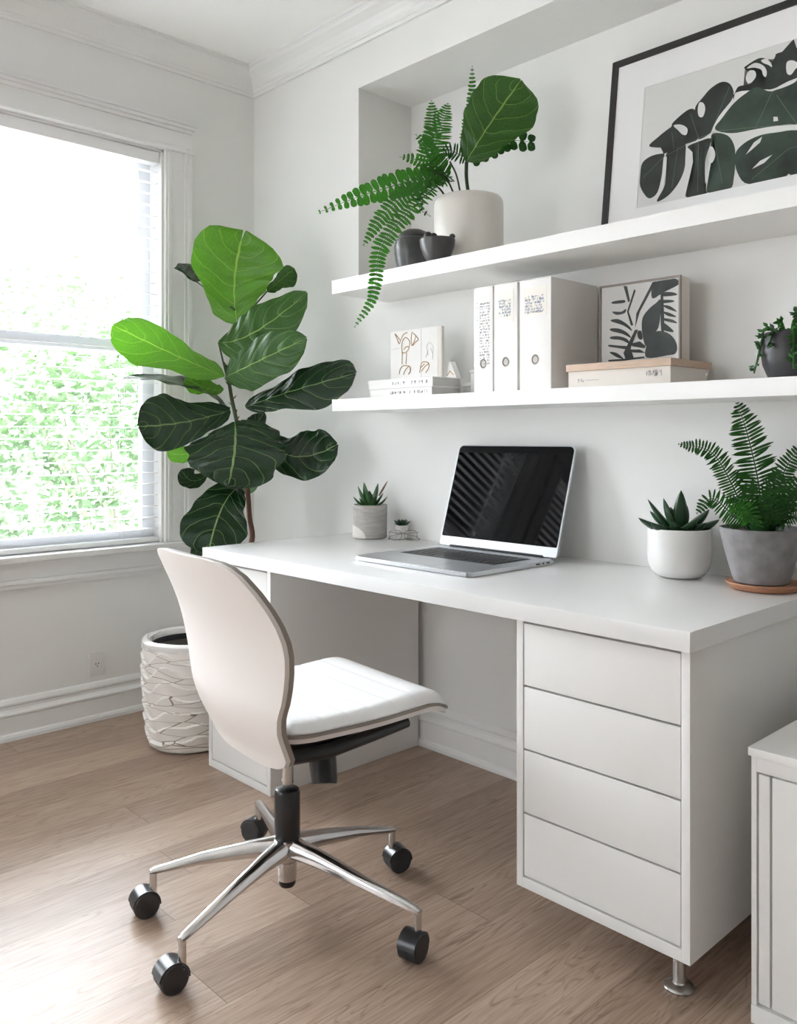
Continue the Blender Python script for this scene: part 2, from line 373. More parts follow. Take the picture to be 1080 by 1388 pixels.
def blade(name, base, tip, w, thick, m, parent, bend=(0, 0, 0), n=9):
    """thick pointed succulent leaf, lens section"""
    base, tip, bend = Vector(base), Vector(tip), Vector(bend); ax = (tip-base)
    s = ax.cross(Vector((0, 0, 1))); s = s.normalized() if s.length > 1e-4 else Vector((1, 0, 0)); bm = bmesh.new(); rings = []
    for i in range(n+1):
        t = i/n; p = base+ax*t+bend*4*t*(1-t); k = max(.03, (math.sin(PI*(.25+.75*t))**.75) if t < 1 else .03)
        up = s.cross(ax).normalized()
        rings.append([bm.verts.new(p+s*math.cos(2*PI*j/8)*w*k+up*math.sin(2*PI*j/8)*thick*k) for j in range(8)])
    for A, B in zip(rings, rings[1:]):
        for k in range(8): bm.faces.new((A[k], A[(k+1) % 8], B[(k+1) % 8], B[k]))
    bm.faces.new(rings[0]); bm.faces.new(rings[-1]); return obj(name, bm, m, parent, smooth=True)
def add_poly(bm, pts, z0, z1, plane):
    """flat shape of real thickness; plane maps (a, b, depth) to a point"""
    A = [bm.verts.new(plane(a, b, z0)) for a, b in pts]; B = [bm.verts.new(plane(a, b, z1)) for a, b in pts]; n = len(pts)
    fs = [bm.faces.new(A), bm.faces.new(B[::-1])]
    for i in range(n): bm.faces.new((A[i], A[(i+1) % n], B[(i+1) % n], B[i]))
    bmesh.ops.triangulate(bm, faces=fs)
def smooth_closed(P, n=4):
    m_ = len(P); out = []
    for i in range(m_):
        a, b, c, d = [Vector(P[(i+k) % m_]) for k in (-1, 0, 1, 2)]
        for k in range(n):
            t = k/n; q = .5*((2*b)+(c-a)*t+(2*a-5*b+4*c-d)*t*t+(3*b-a-3*c+d)*t**3); out.append((q.x, q.y))
    return out
def add_ribbon(bm, pts, w, d0, d1, plane):
    for a, b in zip(pts, pts[1:]):
        a, b = Vector(a), Vector(b); t = (b-a)
        if t.length < 1e-6: continue
        nrm = Vector((-t.y, t.x)).normalized()*w/2; t = t.normalized()*w*.3
        add_poly(bm, [tuple(a-t+nrm), tuple(b+t+nrm), tuple(b+t-nrm), tuple(a-t-nrm)], d0, d1, plane)
FIDDLE_LEAVES=[
('young_backlit',(0.415,-0.362,1.552),(0.407,-0.371,1.725),(0.483,-0.377,1.906),(0.138,0.117,-0.017),0.10),
('mid',(0.379,-0.197,1.706),(0.416,-0.158,1.751),(0.455,-0.116,1.799),(-0.028,0.043,-0.030),0.20),
('mature',(0.225,-0.432,1.736),(0.159,-0.430,1.775),(0.124,-0.467,1.802),(-0.063,0.079,0.024),0.20),
('mid',(0.433,-0.460,1.474),(0.552,-0.377,1.510),(0.712,-0.252,1.655),(-0.060,-0.005,0.086),0.12),
('mid',(0.467,-0.453,1.338),(0.594,-0.406,1.389),(0.791,-0.314,1.472),(-0.044,-0.003,0.085),0.12),
('young_backlit',(0.431,-0.433,1.346),(0.279,-0.565,1.433),(0.136,-0.746,1.544),(-0.009,0.063,0.074),-0.15),
('young_backlit',(0.412,-0.424,1.297),(0.367,-0.472,1.302),(0.312,-0.529,1.342),(-0.025,0.032,0.040),0.10),
('mature',(0.422,-0.414,1.223),(0.326,-0.544,1.318),(0.116,-0.694,1.333),(-0.081,0.089,0.020),0.10),
('mature',(0.447,-0.416,1.216),(0.415,-0.595,1.169),(0.369,-0.761,1.152),(-0.051,0.033,0.102),0.15),
('mature',(0.492,-0.426,1.170),(0.594,-0.493,1.066),(0.612,-0.533,0.934),(0.138,0.117,-0.011),0.08),
('mature',(0.504,-0.385,1.227),(0.688,-0.306,1.284),(0.929,-0.197,1.343),(-0.051,0.018,0.079),0.12),
('mature',(0.508,-0.323,1.143),(0.640,-0.270,1.042),(0.791,-0.168,1.087),(-0.029,0.042,0.095),-0.12),
('mature',(0.431,-0.345,1.149),(0.461,-0.314,1.163),(0.486,-0.287,1.212),(0.020,0.021,-0.023),0.10),
('mature',(0.538,-0.436,0.927),(0.578,-0.539,0.852),(0.563,-0.585,0.689),(0.062,0.094,-0.032),-0.15),
('mature',(0.369,-0.440,0.725),(0.375,-0.492,0.702),(0.363,-0.534,0.651),(0.016,0.017,-0.023),0.10),
('young_backlit',(0.273,-0.454,1.062),(0.227,-0.503,1.045),(0.189,-0.543,1.056),(0.004,0.004,-0.035),0.10),
('mature',(0.340,-0.442,0.976),(0.314,-0.498,0.943),(0.301,-0.542,0.989),(-0.007,0.022,0.037),0.20),
('mid',(0.373,-0.348,0.986),(0.414,-0.334,0.932),(0.470,-0.304,0.953),(-0.007,0.022,0.041),0.10),
]
FIDDLE_TRUNK=[(0.469,-0.334,0.705),(0.472,-0.346,0.806),(0.474,-0.358,0.921),(0.465,-0.382,1.063),(0.454,-0.394,1.177),(0.442,-0.407,1.262),(0.434,-0.415,1.333),(0.426,-0.423,1.390)]
FIDDLE_STALKS=[((0.434,-0.415,1.333),(0.415,-0.362,1.552)),((0.438,-0.411,1.290),(0.433,-0.460,1.474)),((0.415,-0.362,1.552),(0.379,-0.197,1.706)),((0.407,-0.371,1.610),(0.225,-0.432,1.736)),((0.474,-0.358,0.921),(0.369,-0.440,0.725)),((0.465,-0.368,1.006),(0.340,-0.442,0.976)),((0.458,-0.390,1.120),(0.273,-0.454,1.062)),((0.454,-0.394,1.177),(0.508,-0.323,1.149))]
SHELF_FRONDS=[
('bright',[(1.287,-0.079,1.995),(1.249,-0.178,1.979),(1.173,-0.375,1.901),(1.097,-0.500,1.837)],(0.000,0.000,1.000),0.046,20,'broad'),
('bright',[(1.292,-0.074,1.980),(1.260,-0.137,2.040),(1.270,-0.126,2.143),(1.277,-0.090,2.243)],(0.663,0.703,0.258),0.052,30,'taper'),
('bright',[(1.272,-0.096,1.980),(1.259,-0.167,2.026),(1.269,-0.157,2.136),(1.253,-0.144,2.246)],(0.686,0.727,0.000),0.039,26,'taper'),
('bright',[(1.282,-0.085,1.972),(1.266,-0.175,2.009),(1.257,-0.228,2.028),(1.223,-0.263,2.037)],(0.113,0.120,0.986),0.029,14,'taper'),
('bright',[(1.282,-0.085,1.980),(1.288,-0.166,2.042),(1.282,-0.202,2.079),(1.259,-0.225,2.111)],(0.557,0.590,0.584),0.032,14,'taper'),
('bright',[(1.287,-0.079,1.980),(1.291,-0.221,1.950),(1.244,-0.344,1.837),(1.200,-0.404,1.728)],(0.435,0.461,-0.774),0.040,30,'taper'),
('bright',[(1.262,-0.106,1.980),(1.294,-0.275,1.853),(1.271,-0.388,1.720),(1.271,-0.417,1.599),(1.262,-0.427,1.537),(1.226,-0.464,1.458)],(0.656,0.695,-0.294),0.032,44,'taper'),
('dark',[(1.262,-0.106,1.980),(1.267,-0.217,1.927),(1.281,-0.232,1.864),(1.306,-0.205,1.836)],(0.614,0.651,0.447),0.024,12,'taper'),
('bright',[(1.292,-0.016,2.082),(1.256,0.034,2.194),(1.267,0.045,2.286),(1.281,0.031,2.406)],(0.686,0.727,0.000),0.023,24,'taper'),
('dark',[(1.323,-0.042,2.062),(1.350,0.017,2.087),(1.384,0.082,2.131),(1.439,0.155,2.132)],(0.046,0.048,0.998),0.038,8,'round'),
('dark',[(1.336,-0.057,2.055),(1.327,-0.080,2.059),(1.314,-0.109,2.070),(1.301,-0.138,2.060)],(0.046,0.048,0.998),0.035,9,'taper'),
]
SHELF_BIG_LEAF=((1.334,-0.059,2.040),(1.410,-0.037,2.144),(1.460,0.075,2.316),(-0.083,-0.059,0.063))
SHELF_STEMS=[[(1.312,-0.024,1.941),(1.320,-0.044,1.995),(1.334,-0.059,2.040)],[(1.307,-0.058,1.935),(1.297,-0.069,2.002),(1.282,-0.085,2.047)],[(1.292,-0.074,1.935),(1.285,-0.110,1.989),(1.274,-0.151,1.997)],[(1.272,-0.096,1.928),(1.284,-0.141,1.946),(1.287,-0.196,1.956)]]
DESK_FRONDS=[
('dark',[(2.350,-0.118,0.888),(2.347,-0.121,0.985),(2.338,-0.160,1.107),(2.337,-0.219,1.193)],(0.680,0.721,0.132),0.054,34,'taper'),
('dark',[(2.328,-0.142,0.896),(2.314,-0.185,0.983),(2.285,-0.245,1.075),(2.231,-0.303,1.095)],(0.527,0.559,0.640),0.032,38,'taper'),
('dark',[(2.344,-0.169,0.899),(2.330,-0.227,0.926),(2.314,-0.302,0.968),(2.290,-0.328,0.933)],(0.307,0.325,0.894),0.031,24,'taper'),
('dark',[(2.361,-0.107,0.892),(2.377,-0.089,0.961),(2.391,-0.074,1.034),(2.422,-0.042,1.098)],(0.614,0.651,-0.447),0.035,26,'taper'),
('dark',[(2.371,-0.169,0.898),(2.389,-0.193,0.947),(2.411,-0.199,0.991),(2.427,-0.182,1.030)],(0.660,0.699,-0.275),0.038,22,'taper'),
('dark',[(2.361,-0.180,0.898),(2.370,-0.228,0.952),(2.377,-0.235,0.987),(2.385,-0.227,1.014)],(0.686,0.727,0.000),0.033,18,'taper'),
('dark',[(2.382,-0.157,0.898),(2.421,-0.159,0.943),(2.451,-0.157,0.976),(2.472,-0.135,1.007)],(0.510,0.541,-0.669),0.029,18,'taper'),
('dark',[(2.390,-0.148,0.898),(2.421,-0.159,0.912),(2.462,-0.175,0.935),(2.477,-0.158,0.931)],(0.202,0.214,0.956),0.024,16,'taper'),
('bright',[(2.363,-0.221,0.903),(2.370,-0.272,0.935),(2.361,-0.295,0.948),(2.356,-0.316,0.933)],(0.329,0.348,0.878),0.020,12,'taper'),
('dark',[(2.348,-0.076,0.889),(2.378,-0.030,0.958),(2.417,0.011,1.016),(2.451,0.047,1.024)],(0.246,0.261,0.933),0.033,22,'taper'),
('bright',[(2.376,-0.207,0.899),(2.386,-0.255,0.931),(2.380,-0.276,0.955),(2.369,-0.287,0.970)],(0.579,0.614,-0.537),0.027,14,'taper'),
('dark',[(2.395,-0.187,0.899),(2.420,-0.219,0.931),(2.416,-0.238,0.963),(2.411,-0.243,0.989)],(0.678,0.719,-0.152),0.031,16,'taper'),
('dark',[(2.397,-0.156,0.897),(2.430,-0.179,0.930),(2.449,-0.189,0.970),(2.454,-0.183,1.000)],(0.656,0.695,-0.294),0.031,16,'taper'),
]
MONSTERA_SHAPES={
'l1':[(0.1280,0.2680),(0.1323,0.3072),(0.1633,0.3231),(0.2056,0.3193),(0.2037,0.2967),(0.2034,0.2507),(0.1930,0.2005),(0.1731,0.1849),(0.1549,0.1920),(0.1307,0.2305)],
'l2':[(0.2128,0.3142),(0.2391,0.3306),(0.2745,0.3346),(0.2782,0.2981),(0.2778,0.2530),(0.2605,0.2118),(0.2288,0.1798),(0.1917,0.1692),(0.2131,0.2092),(0.2239,0.2526),(0.2247,0.2916)],
'l3':[(0.2832,0.3226),(0.3189,0.3295),(0.3575,0.3290),(0.3502,0.2929),(0.3440,0.2375),(0.3463,0.1802),(0.3550,0.1626),(0.3297,0.1573),(0.2867,0.1663),(0.3066,0.2143),(0.3120,0.2641),(0.3008,0.3053)],
'l4':[(0.3583,0.3162),(0.3630,0.3434),(0.4079,0.3252),(0.4317,0.2848),(0.4364,0.2343),(0.4352,0.1915),(0.4238,0.1572),(0.3550,0.1626),(0.3696,0.2127),(0.3828,0.2440),(0.3489,0.2616),(0.3762,0.2707)],
'l5':[(0.1524,0.3573),(0.1806,0.3787),(0.2141,0.3963),(0.2344,0.4007),(0.2496,0.3769),(0.2809,0.3588),(0.2862,0.3801),(0.2478,0.4036),(0.2269,0.4107),(0.2724,0.4392),(0.2992,0.4348),(0.3150,0.3916),(0.3183,0.3393),(0.2727,0.3318),(0.2056,0.3193),(0.2043,0.3374)],
'l6':[(0.3008,0.4408),(0.3234,0.4665),(0.3478,0.4880),(0.3791,0.4975),(0.4048,0.4850),(0.4188,0.4568),(0.4152,0.4327),(0.4025,0.4176),(0.3790,0.3928),(0.3629,0.3656),(0.3533,0.3460),(0.3185,0.3361),(0.3153,0.3658),(0.3080,0.4000)],
'l7':[(0.3687,0.3546),(0.3889,0.3837),(0.4210,0.4185),(0.4563,0.4391),(0.4886,0.4478),(0.5337,0.4217),(0.6006,0.4370),(0.6919,0.4371),(0.7726,0.3321),(0.7255,0.2552),(0.6070,0.3036),(0.5392,0.3163),(0.4925,0.3211),(0.4200,0.3282)],
'l8':[(0.4350,0.2593),(0.4588,0.2871),(0.5054,0.2994),(0.5573,0.2946),(0.6078,0.2869),(0.7260,0.2438),(0.7548,0.1579),(0.6680,0.1501),(0.5976,0.1594),(0.5877,0.1921),(0.5854,0.1604),(0.4837,0.1594),(0.4455,0.2014)],
'l9':[(0.4203,0.4312),(0.4223,0.4494),(0.4678,0.4480),(0.4977,0.4437),(0.5334,0.4279),(0.6004,0.4400),(0.7685,0.4348),(0.7122,0.5694),(0.5951,0.5286),(0.5864,0.5587),(0.5623,0.5338),(0.5368,0.5303),(0.5435,0.5097),(0.5287,0.4963),(0.5140,0.5226),(0.4869,0.5348),(0.4457,0.5204),(0.4815,0.5242),(0.5122,0.5017),(0.5079,0.4725),(0.4888,0.5001),(0.4706,0.5060),(0.4899,0.4782),(0.4669,0.4638),(0.4305,0.4657)],
'h1':[(0.3144,0.4530),(0.3279,0.4458),(0.3337,0.4248),(0.3272,0.4042),(0.3138,0.4112),(0.3097,0.4350)],
'h2':[(0.5699,0.4949),(0.5867,0.4954),(0.6042,0.4776),(0.5936,0.4661),(0.5831,0.4545),(0.5714,0.4643)],
'h3':[(0.5406,0.3441),(0.5522,0.3409),(0.5545,0.3282),(0.5413,0.3301)],
'h4':[(0.4667,0.2514),(0.4887,0.2825),(0.5115,0.2935),(0.5065,0.2779),(0.4839,0.2624)],
'h6':[(0.4537,0.4866),(0.4617,0.5046),(0.4781,0.5005),(0.4838,0.4832),(0.4755,0.4704),(0.4620,0.4672)],
'h7':[(0.4551,0.5154),(0.4786,0.5239),(0.5031,0.5078),(0.5141,0.4876),(0.5126,0.4709),(0.5046,0.4784),(0.4978,0.4972),(0.4763,0.5104)],
'h8':[(0.2329,0.4031),(0.2582,0.3988),(0.2795,0.3806),(0.2774,0.3617),(0.2637,0.3666),(0.2491,0.3836)],
'h9':[(0.5172,0.4286),(0.5477,0.4283),(0.5841,0.4332),(0.6006,0.4358),(0.5900,0.4272),(0.5508,0.4225)],
'ha':[(0.4963,0.5255),(0.5109,0.5255),(0.5246,0.5087),(0.5288,0.4951),(0.5178,0.5048),(0.5027,0.5160)],
'hb':[(0.3530,0.2985),(0.3643,0.3007),(0.3748,0.2742),(0.3654,0.2513),(0.3489,0.2616),(0.3529,0.2165),(0.3487,0.1923),(0.3441,0.2564)],
'h5':[(0.4871,0.2039),(0.5095,0.2228),(0.5435,0.2325),(0.5215,0.2139)],
}
MONSTERA_VEINS=[[(0.1394,0.2587),(0.2063,0.3092),(0.3183,0.3393),(0.3690,0.3481),(0.4922,0.3272),(0.6070,0.3036),(0.7245,0.2782)],[(0.3183,0.3393),(0.2866,0.4254)],[(0.3183,0.3393),(0.3256,0.1721)],[(0.3563,0.3484),(0.4055,0.4734)],[(0.2393,0.3273),(0.2288,0.3825)],[(0.3628,0.3466),(0.4009,0.1807)],[(0.2526,0.3304),(0.2408,0.2032)],[(0.4922,0.3272),(0.5337,0.4217)],[(0.6070,0.3036),(0.5460,0.4059)],[(0.4888,0.1733),(0.5881,0.2391),(0.7005,0.2391)]]
SMALL_PRINT_SHAPES={
'a':[(0.0770,0.2251),(0.0880,0.2223),(0.0975,0.1803),(0.0917,0.1765)],
'b':[(0.0435,0.1846),(0.0785,0.1845),(0.0785,0.1767),(0.0420,0.1782)],
'c':[(0.0413,0.1559),(0.0696,0.1529),(0.0844,0.1591),(0.0807,0.1478),(0.0548,0.1453)],
'd':[(0.0383,0.1332),(0.0622,0.1321),(0.0917,0.1129),(0.1033,0.0956),(0.0770,0.1130),(0.0398,0.1277)],
'e':[(0.0360,0.1083),(0.0622,0.1059),(0.0880,0.0925),(0.1004,0.0765),(0.0733,0.0899),(0.0368,0.1017)],
'f':[(0.0360,0.0852),(0.0622,0.0843),(0.0880,0.0743),(0.0953,0.0607),(0.0696,0.0726),(0.0368,0.0786)],
'g':[(0.0307,0.0626),(0.0622,0.0581),(0.0917,0.0532),(0.0880,0.0457),(0.0548,0.0522),(0.0307,0.0573)],
'h':[(0.0322,0.0413),(0.0548,0.0377),(0.0770,0.0198),(0.0548,0.0259)],
'i':[(0.1106,0.2111),(0.1149,0.2060),(0.0932,0.1504),(0.1077,0.1114),(0.1004,0.1108),(0.0880,0.1509)],
'j':[(0.1666,0.2230),(0.1770,0.2248),(0.1278,0.1467),(0.1135,0.1044),(0.1171,0.1427)],
'k':[(0.1561,0.1513),(0.1770,0.1648),(0.1908,0.1695),(0.1840,0.0978),(0.1561,0.0750),(0.1456,0.0504),(0.1349,0.0896),(0.1363,0.1279)],
'l':[(0.1631,0.1886),(0.1666,0.2135),(0.1840,0.2239),(0.2449,0.2189),(0.2435,0.2067),(0.1977,0.1907),(0.1701,0.1783)],
'm':[(0.1977,0.2284),(0.2315,0.2251),(0.2435,0.2098),(0.2113,0.1984),(0.1840,0.1924)],
'n':[(0.1908,0.1915),(0.2248,0.1886),(0.2382,0.1795),(0.1977,0.1807)],
'o':[(0.1977,0.1706),(0.2248,0.1675),(0.2282,0.1621),(0.1977,0.1625)],
'p':[(0.1977,0.1562),(0.2181,0.1520),(0.2382,0.1349),(0.2113,0.1453)],
'q':[(0.1977,0.1392),(0.2181,0.1333),(0.2369,0.1208),(0.2113,0.1265)],
'r':[(0.1977,0.1216),(0.2248,0.1152),(0.2382,0.1039),(0.2045,0.1134)],
's':[(0.1977,0.1091),(0.2181,0.0946),(0.2282,0.0813),(0.1977,0.0903)],
't':[(0.1908,0.1853),(0.1977,0.1844),(0.2011,0.0899),(0.1922,0.0908)],
'u':[(0.1561,0.0750),(0.1840,0.0884),(0.2181,0.0759),(0.2369,0.0495),(0.2349,0.0248),(0.2113,0.0202),(0.1491,0.0182),(0.1477,0.0502)],
'v':[(0.0844,0.0161),(0.0770,0.0361),(0.1135,0.0980),(0.1221,0.0972),(0.0990,0.0475),(0.1098,0.0177)],
'w':[(0.0990,0.0604),(0.1278,0.0646),(0.1456,0.0504),(0.1420,0.0442),(0.1062,0.0521)],
'x':[(0.0953,0.0445),(0.1278,0.0421),(0.1456,0.0312),(0.1062,0.0353)],
'y':[(0.1206,0.0909),(0.1314,0.0931),(0.1363,0.0703),(0.1242,0.0726)],
'z':[(0.0285,0.0198),(0.0770,0.0198),(0.1420,0.0219),(0.1420,0.0174),(0.0770,0.0140),(0.0285,0.0145)],
}
GOLD_LINES=[[(1.0540,1.4797),(1.0635,1.4636),(1.0760,1.4430),(1.0853,1.4575)],[(1.0540,1.4797),(1.0666,1.4699),(1.0822,1.4534)],[(1.0885,1.4117),(1.1039,1.4084),(1.1223,1.4200),(1.1284,1.4453),(1.1101,1.4619),(1.0947,1.4524),(1.0885,1.4312),(1.0916,1.4093)],[(1.1406,1.4785),(1.1357,1.4533),(1.1406,1.4315),(1.1587,1.4428),(1.1706,1.4504),(1.1587,1.4641),(1.1466,1.4737)],[(1.1587,1.4641),(1.1527,1.4476),(1.1418,1.4335)],[(1.0916,1.4093),(1.0903,1.3704)],[(1.1131,1.4078),(1.1101,1.3692)],[(1.0760,1.3366),(1.0822,1.3536),(1.0977,1.3635),(1.1284,1.3595),(1.1315,1.3421),(1.1223,1.3332)],[(1.0977,1.3332),(1.1070,1.3478),(1.1223,1.3590)],[(1.0853,1.4575),(1.0977,1.4737),(1.1162,1.4786)],[(1.1008,1.4216),(1.1131,1.4293),(1.1223,1.4286)],[(1.1766,1.3354),(1.1885,1.3685),(1.2178,1.3667),(1.2207,1.3497),(1.2061,1.3337)],[(1.1855,1.3391),(1.2032,1.3550),(1.2178,1.3625)],[(1.1825,1.3520),(1.2003,1.3636)],[(1.2696,1.3385),(1.2838,1.3480),(1.3006,1.3429)]]
GREY_LINES=[[(1.2178,1.3919),(1.2120,1.4217),(1.2236,1.4355),(1.2410,1.4195),(1.2381,1.3779)],[(1.2061,1.3864),(1.2178,1.4086)],[(1.2410,1.3944),(1.2294,1.4162)]]
# ================================================================ the room
XR, YB, HC = 4.4, -4.7, 2.755          # right wall, back wall, ceiling
def struct(name, bm, m, smooth=False): return obj(name, bm, m, None, 'structure', smooth)
struct('floor', add_box(bmesh.new(), -.16, XR+.16, YB-.16, .45, -.12, 0), M['floor'])
struct('ceiling', add_box(bmesh.new(), -.16, XR+.16, YB-.16, .45, HC, HC+.2), M['ceil'])
# window wall x=0 : window_1 opening y -1.80..-.452, window_2 opening y -3.75..-2.35
WZ0, WZ1 = .675, 2.315
WY0, WY1 = -1.80, -.452
VY0, VY1, VZ0 = -4.25, -2.15, .17
bm = bmesh.new()
add_box(bm, -.16, 0, WY1, .0, 0, HC); add_box(bm, -.16, 0, VY1, WY0, 0, HC); add_box(bm, -.16, 0, YB, VY0, 0, HC)
for a, b, zz in ((WY0, WY1, WZ0), (VY0, VY1, VZ0)):
    add_box(bm, -.16, 0, a, b, 0, zz-.02); add_box(bm, -.16, 0, a, b, WZ1, HC)
struct('wall_left', bm, M['wall'])
# desk wall y=0 with the recess above the upper shelf
NX, NY, NZ, SZ = .7176, .292, 2.487, 1.672
bm = bmesh.new()
add_box(bm, -.16, NX, 0, .45, 0, HC); add_box(bm, NX, XR, 0, .45, 0, SZ-.001); add_box(bm, NX, XR, 0, .45, NZ, HC); add_box(bm, NX, XR, NY, .45, SZ-.001, NZ)
struct('wall_back', bm, M['wall'])
# wall behind the camera, with a glazed opening added for fill light
bm = bmesh.new(); BO = ((.25, 1.55),)
add_box(bm, -.16, XR+.16, YB-.16, YB, 2.35, HC); add_box(bm, -.16, XR+.16, YB-.16, YB, 0, .5)
for a, b in ((-.16, BO[0][0]), (BO[0][1], XR+.16)): add_box(bm, a, b, YB-.16, YB, .5, 2.35)
struct('wall_front', bm, M['mid_wall'])
struct('wall_right', add_box(bmesh.new(), XR, XR+.16, YB, .45, 0, HC), M['far'])
# crown moulding
cp = [(0, 2.648), (.012, 2.648), (.014, 2.661), (.019, 2.663), (.021, 2.674), (.026, 2.678), (.034, 2.69), (.048, 2.705), (.064, 2.716), (.078, 2.724), (.082, 2.730), (.082, 2.742), (.088, 2.744), (.088, HC), (0, HC)]
struct('trim_1', prism(bmesh.new(), [(-a, b) for a, b in cp], 'x', 0, XR), M['trim'])
struct('trim_2', prism(bmesh.new(), cp, 'y', YB, -.0005), M['trim'])
# baseboards
bp = [(0, 0), (.028, 0), (.028, .012), (.024, .022), (.019, .026), (.018, .082), (.0165, .086), (.0235, .092), (.0235, .098), (.018, .104), (.013, .112), (.012, .122), (.017, .128), (.017, .134), (.010, .146), (0, .150)]
struct('baseboard_left', prism(bmesh.new(), bp, 'y', YB, -.0005), M['trim'])
struct('baseboard_back', prism(bmesh.new(), [(-a, b) for a, b in bp], 'x', 0, XR), M['trim'])
struct('baseboard_right', prism(bmesh.new(), [(XR-a, b) for a, b in bp], 'y', YB, -.0005), M['trim'])

def window(idx, y0, y1, z0, z1, slats=True):
    root = bpy.data.objects.new('window_%d' % idx, None); C.objects.link(root); root['kind'] = 'structure'; root.location = (0, (y0+y1)/2, z0)
    ORG[root] = Vector(root.location)
    T = M['trim']
    # casing round the opening
    bm = bmesh.new(); cw = .118
    for a, s in ((y1, 1), (y0, -1)):
        def rg(p, q, d): add_box(bm, 0, d, *sorted((a+s*p, a+s*q)), z0, z1+.02, .0015)
        rg(0, .012, .014); rg(.012, .03, .019); rg(.03, .085, .016); rg(.085, .10, .022); rg(.10, cw, .028)
    add_box(bm, 0, .022, y0-cw, y1+cw, z1+.008, z1+.083, .0015)
    add_box(bm, 0, .034, y0-cw-.006, y1+cw+.006, z1-.002, z1+.012, .003)
    add_box(bm, 0, .030, y0-cw-.002, y1+cw+.002, z1+.083, z1+.098, .003)
    add_box(bm, 0, .040, y0-cw-.010, y1+cw+.010, z1+.098, z1+.112, .003)
    add_box(bm, 0, .050, y0-cw-.018, y1+cw+.018, z1+.112, z1+.120, .003)
    obj('casing', bm, T, root, smooth=True)
    # jamb lining
    bm = bmesh.new(); add_box(bm, -.16, .0, y1-.012, y1, z0, z1, .001); add_box(bm, -.16, .0, y0, y0+.012, z0, z1, .001); add_box(bm, -.16, 0, y0, y1, z1-.012, z1, .001)
    obj('jamb', bm, T, root, smooth=True)
    bm = bmesh.new(); add_box(bm, -.16, .055, y0-cw-.02, y1+cw+.02, z0-.022, z0, .004, 3); obj('sill', bm, T, root, smooth=True)
    bm = bmesh.new(); add_box(bm, 0, .020, y0-cw, y1+cw, z0-.088, z0-.022, .002); add_box(bm, 0, .030, y0-cw-.005, y1+cw+.005, z0-.106, z0-.088, .005, 3); add_box(bm, 0, .018, y0-cw, y1+cw, z0-.122, z0-.106, .004); obj('apron', bm, T, root, smooth=True)
    zm = 1.46; a, b = y0+.012, y1-.012
    def sash(x0, x1, za, zb, mull, nm):
        bm = bmesh.new(); st = .055
        add_box(bm, x0, x1, a, a+st, za, zb, .002); add_box(bm, x0, x1, b-st, b, za, zb, .002)
        add_box(bm, x0, x1, a+st, b-st, za, za+.055, .002); add_box(bm, x0, x1, a+st, b-st, zb-.05, zb, .002)
        if mull: m_ = (a+b)/2+.12; add_box(bm, x0+.008, x1-.008, m_-.011, m_+.011, za+.055, zb-.05, .001)
        o = obj(nm, bm, M['sash'], root, smooth=True)
        obj('glass_pane', add_box(bmesh.new(), (x0+x1)/2-.002, (x0+x1)/2+.002, a+st-.005, b-st+.005, za+.05, zb-.045), M['glass'], o)
    sash(-.130, -.098, zm, z1-.012, True, 'sash'); sash(-.095, -.063, z0, zm+.055, False, 'sash')
    if slats:
        bl = bpy.data.objects.new('window_blind', None); C.objects.link(bl); bl.location = (-.03, (y0+y1)/2, z1); ORG[bl] = Vector(bl.location)
        tag(bl, 'white slatted blind lowered in the %s' % ('sunlit window left of the fig tree' if idx == 1 else 'unseen second window, nearer the camera'), 'blind')
        box('head_rail', -.056, -.008, a+.004, b-.004, z1-.060, z1-.014, M['slat'], bl)
        n = 0; z = z1-.095; sm = None
        while z > z0+.035:
            n += 1
            if sm is None:
                bm = bmesh.new(); R_ = Matrix.Translation((-.032, 0, z)) @ Matrix.Rotation(math.radians(3), 4, 'Y')
                prof = [(-.017, 0), (-.0085, .0014), (0, .0018), (.0085, .0014), (.017, 0)]
                V = [[bm.verts.new(R_ @ Vector((p, yy, q+e))) for p, q in prof] for e in (0, .0016) for yy in (a+.006, b-.006)]
                for k in range(4):
                    bm.faces.new((V[0][k], V[0][k+1], V[1][k+1], V[1][k])); bm.faces.new((V[2][k], V[3][k], V[3][k+1], V[2][k+1]))
                    bm.faces.new((V[0][k], V[2][k], V[2][k+1], V[0][k+1])); bm.faces.new((V[1][k], V[1][k+1], V[3][k+1], V[3][k]))
                bm.faces.new((V[0][0], V[1][0], V[3][0], V[2][0])); bm.faces.new((V[0][4], V[2][4], V[3][4], V[1][4]))
                s0 = obj('slat', bm, M['slat'], bl); s0loc = z; sm = s0
            else:
                s = s0.copy(); C.objects.link(s); s.parent = bl; s.location = (0, 0, z-s0loc)
            z -= .0465
        box('bottom_rail', -.052, -.012, a+.006, b-.006, z0+.004, z0+.022, M['slat'], bl)
        for yy in (a+.16, (a+b)/2-.05, b-.16):
            bm = bmesh.new()
            for xx in (-.0535, -.0105): add_tube(bm, [(xx, yy, z0+.02), (xx, yy, z1-.05)], .0009, 5)
            obj('ladder_cord', bm, M['cord'], bl)
window(1, WY0, WY1, WZ0, WZ1)
window(2, VY0, VY1, VZ0, WZ1)  # unseen window, made larger for more light from the left
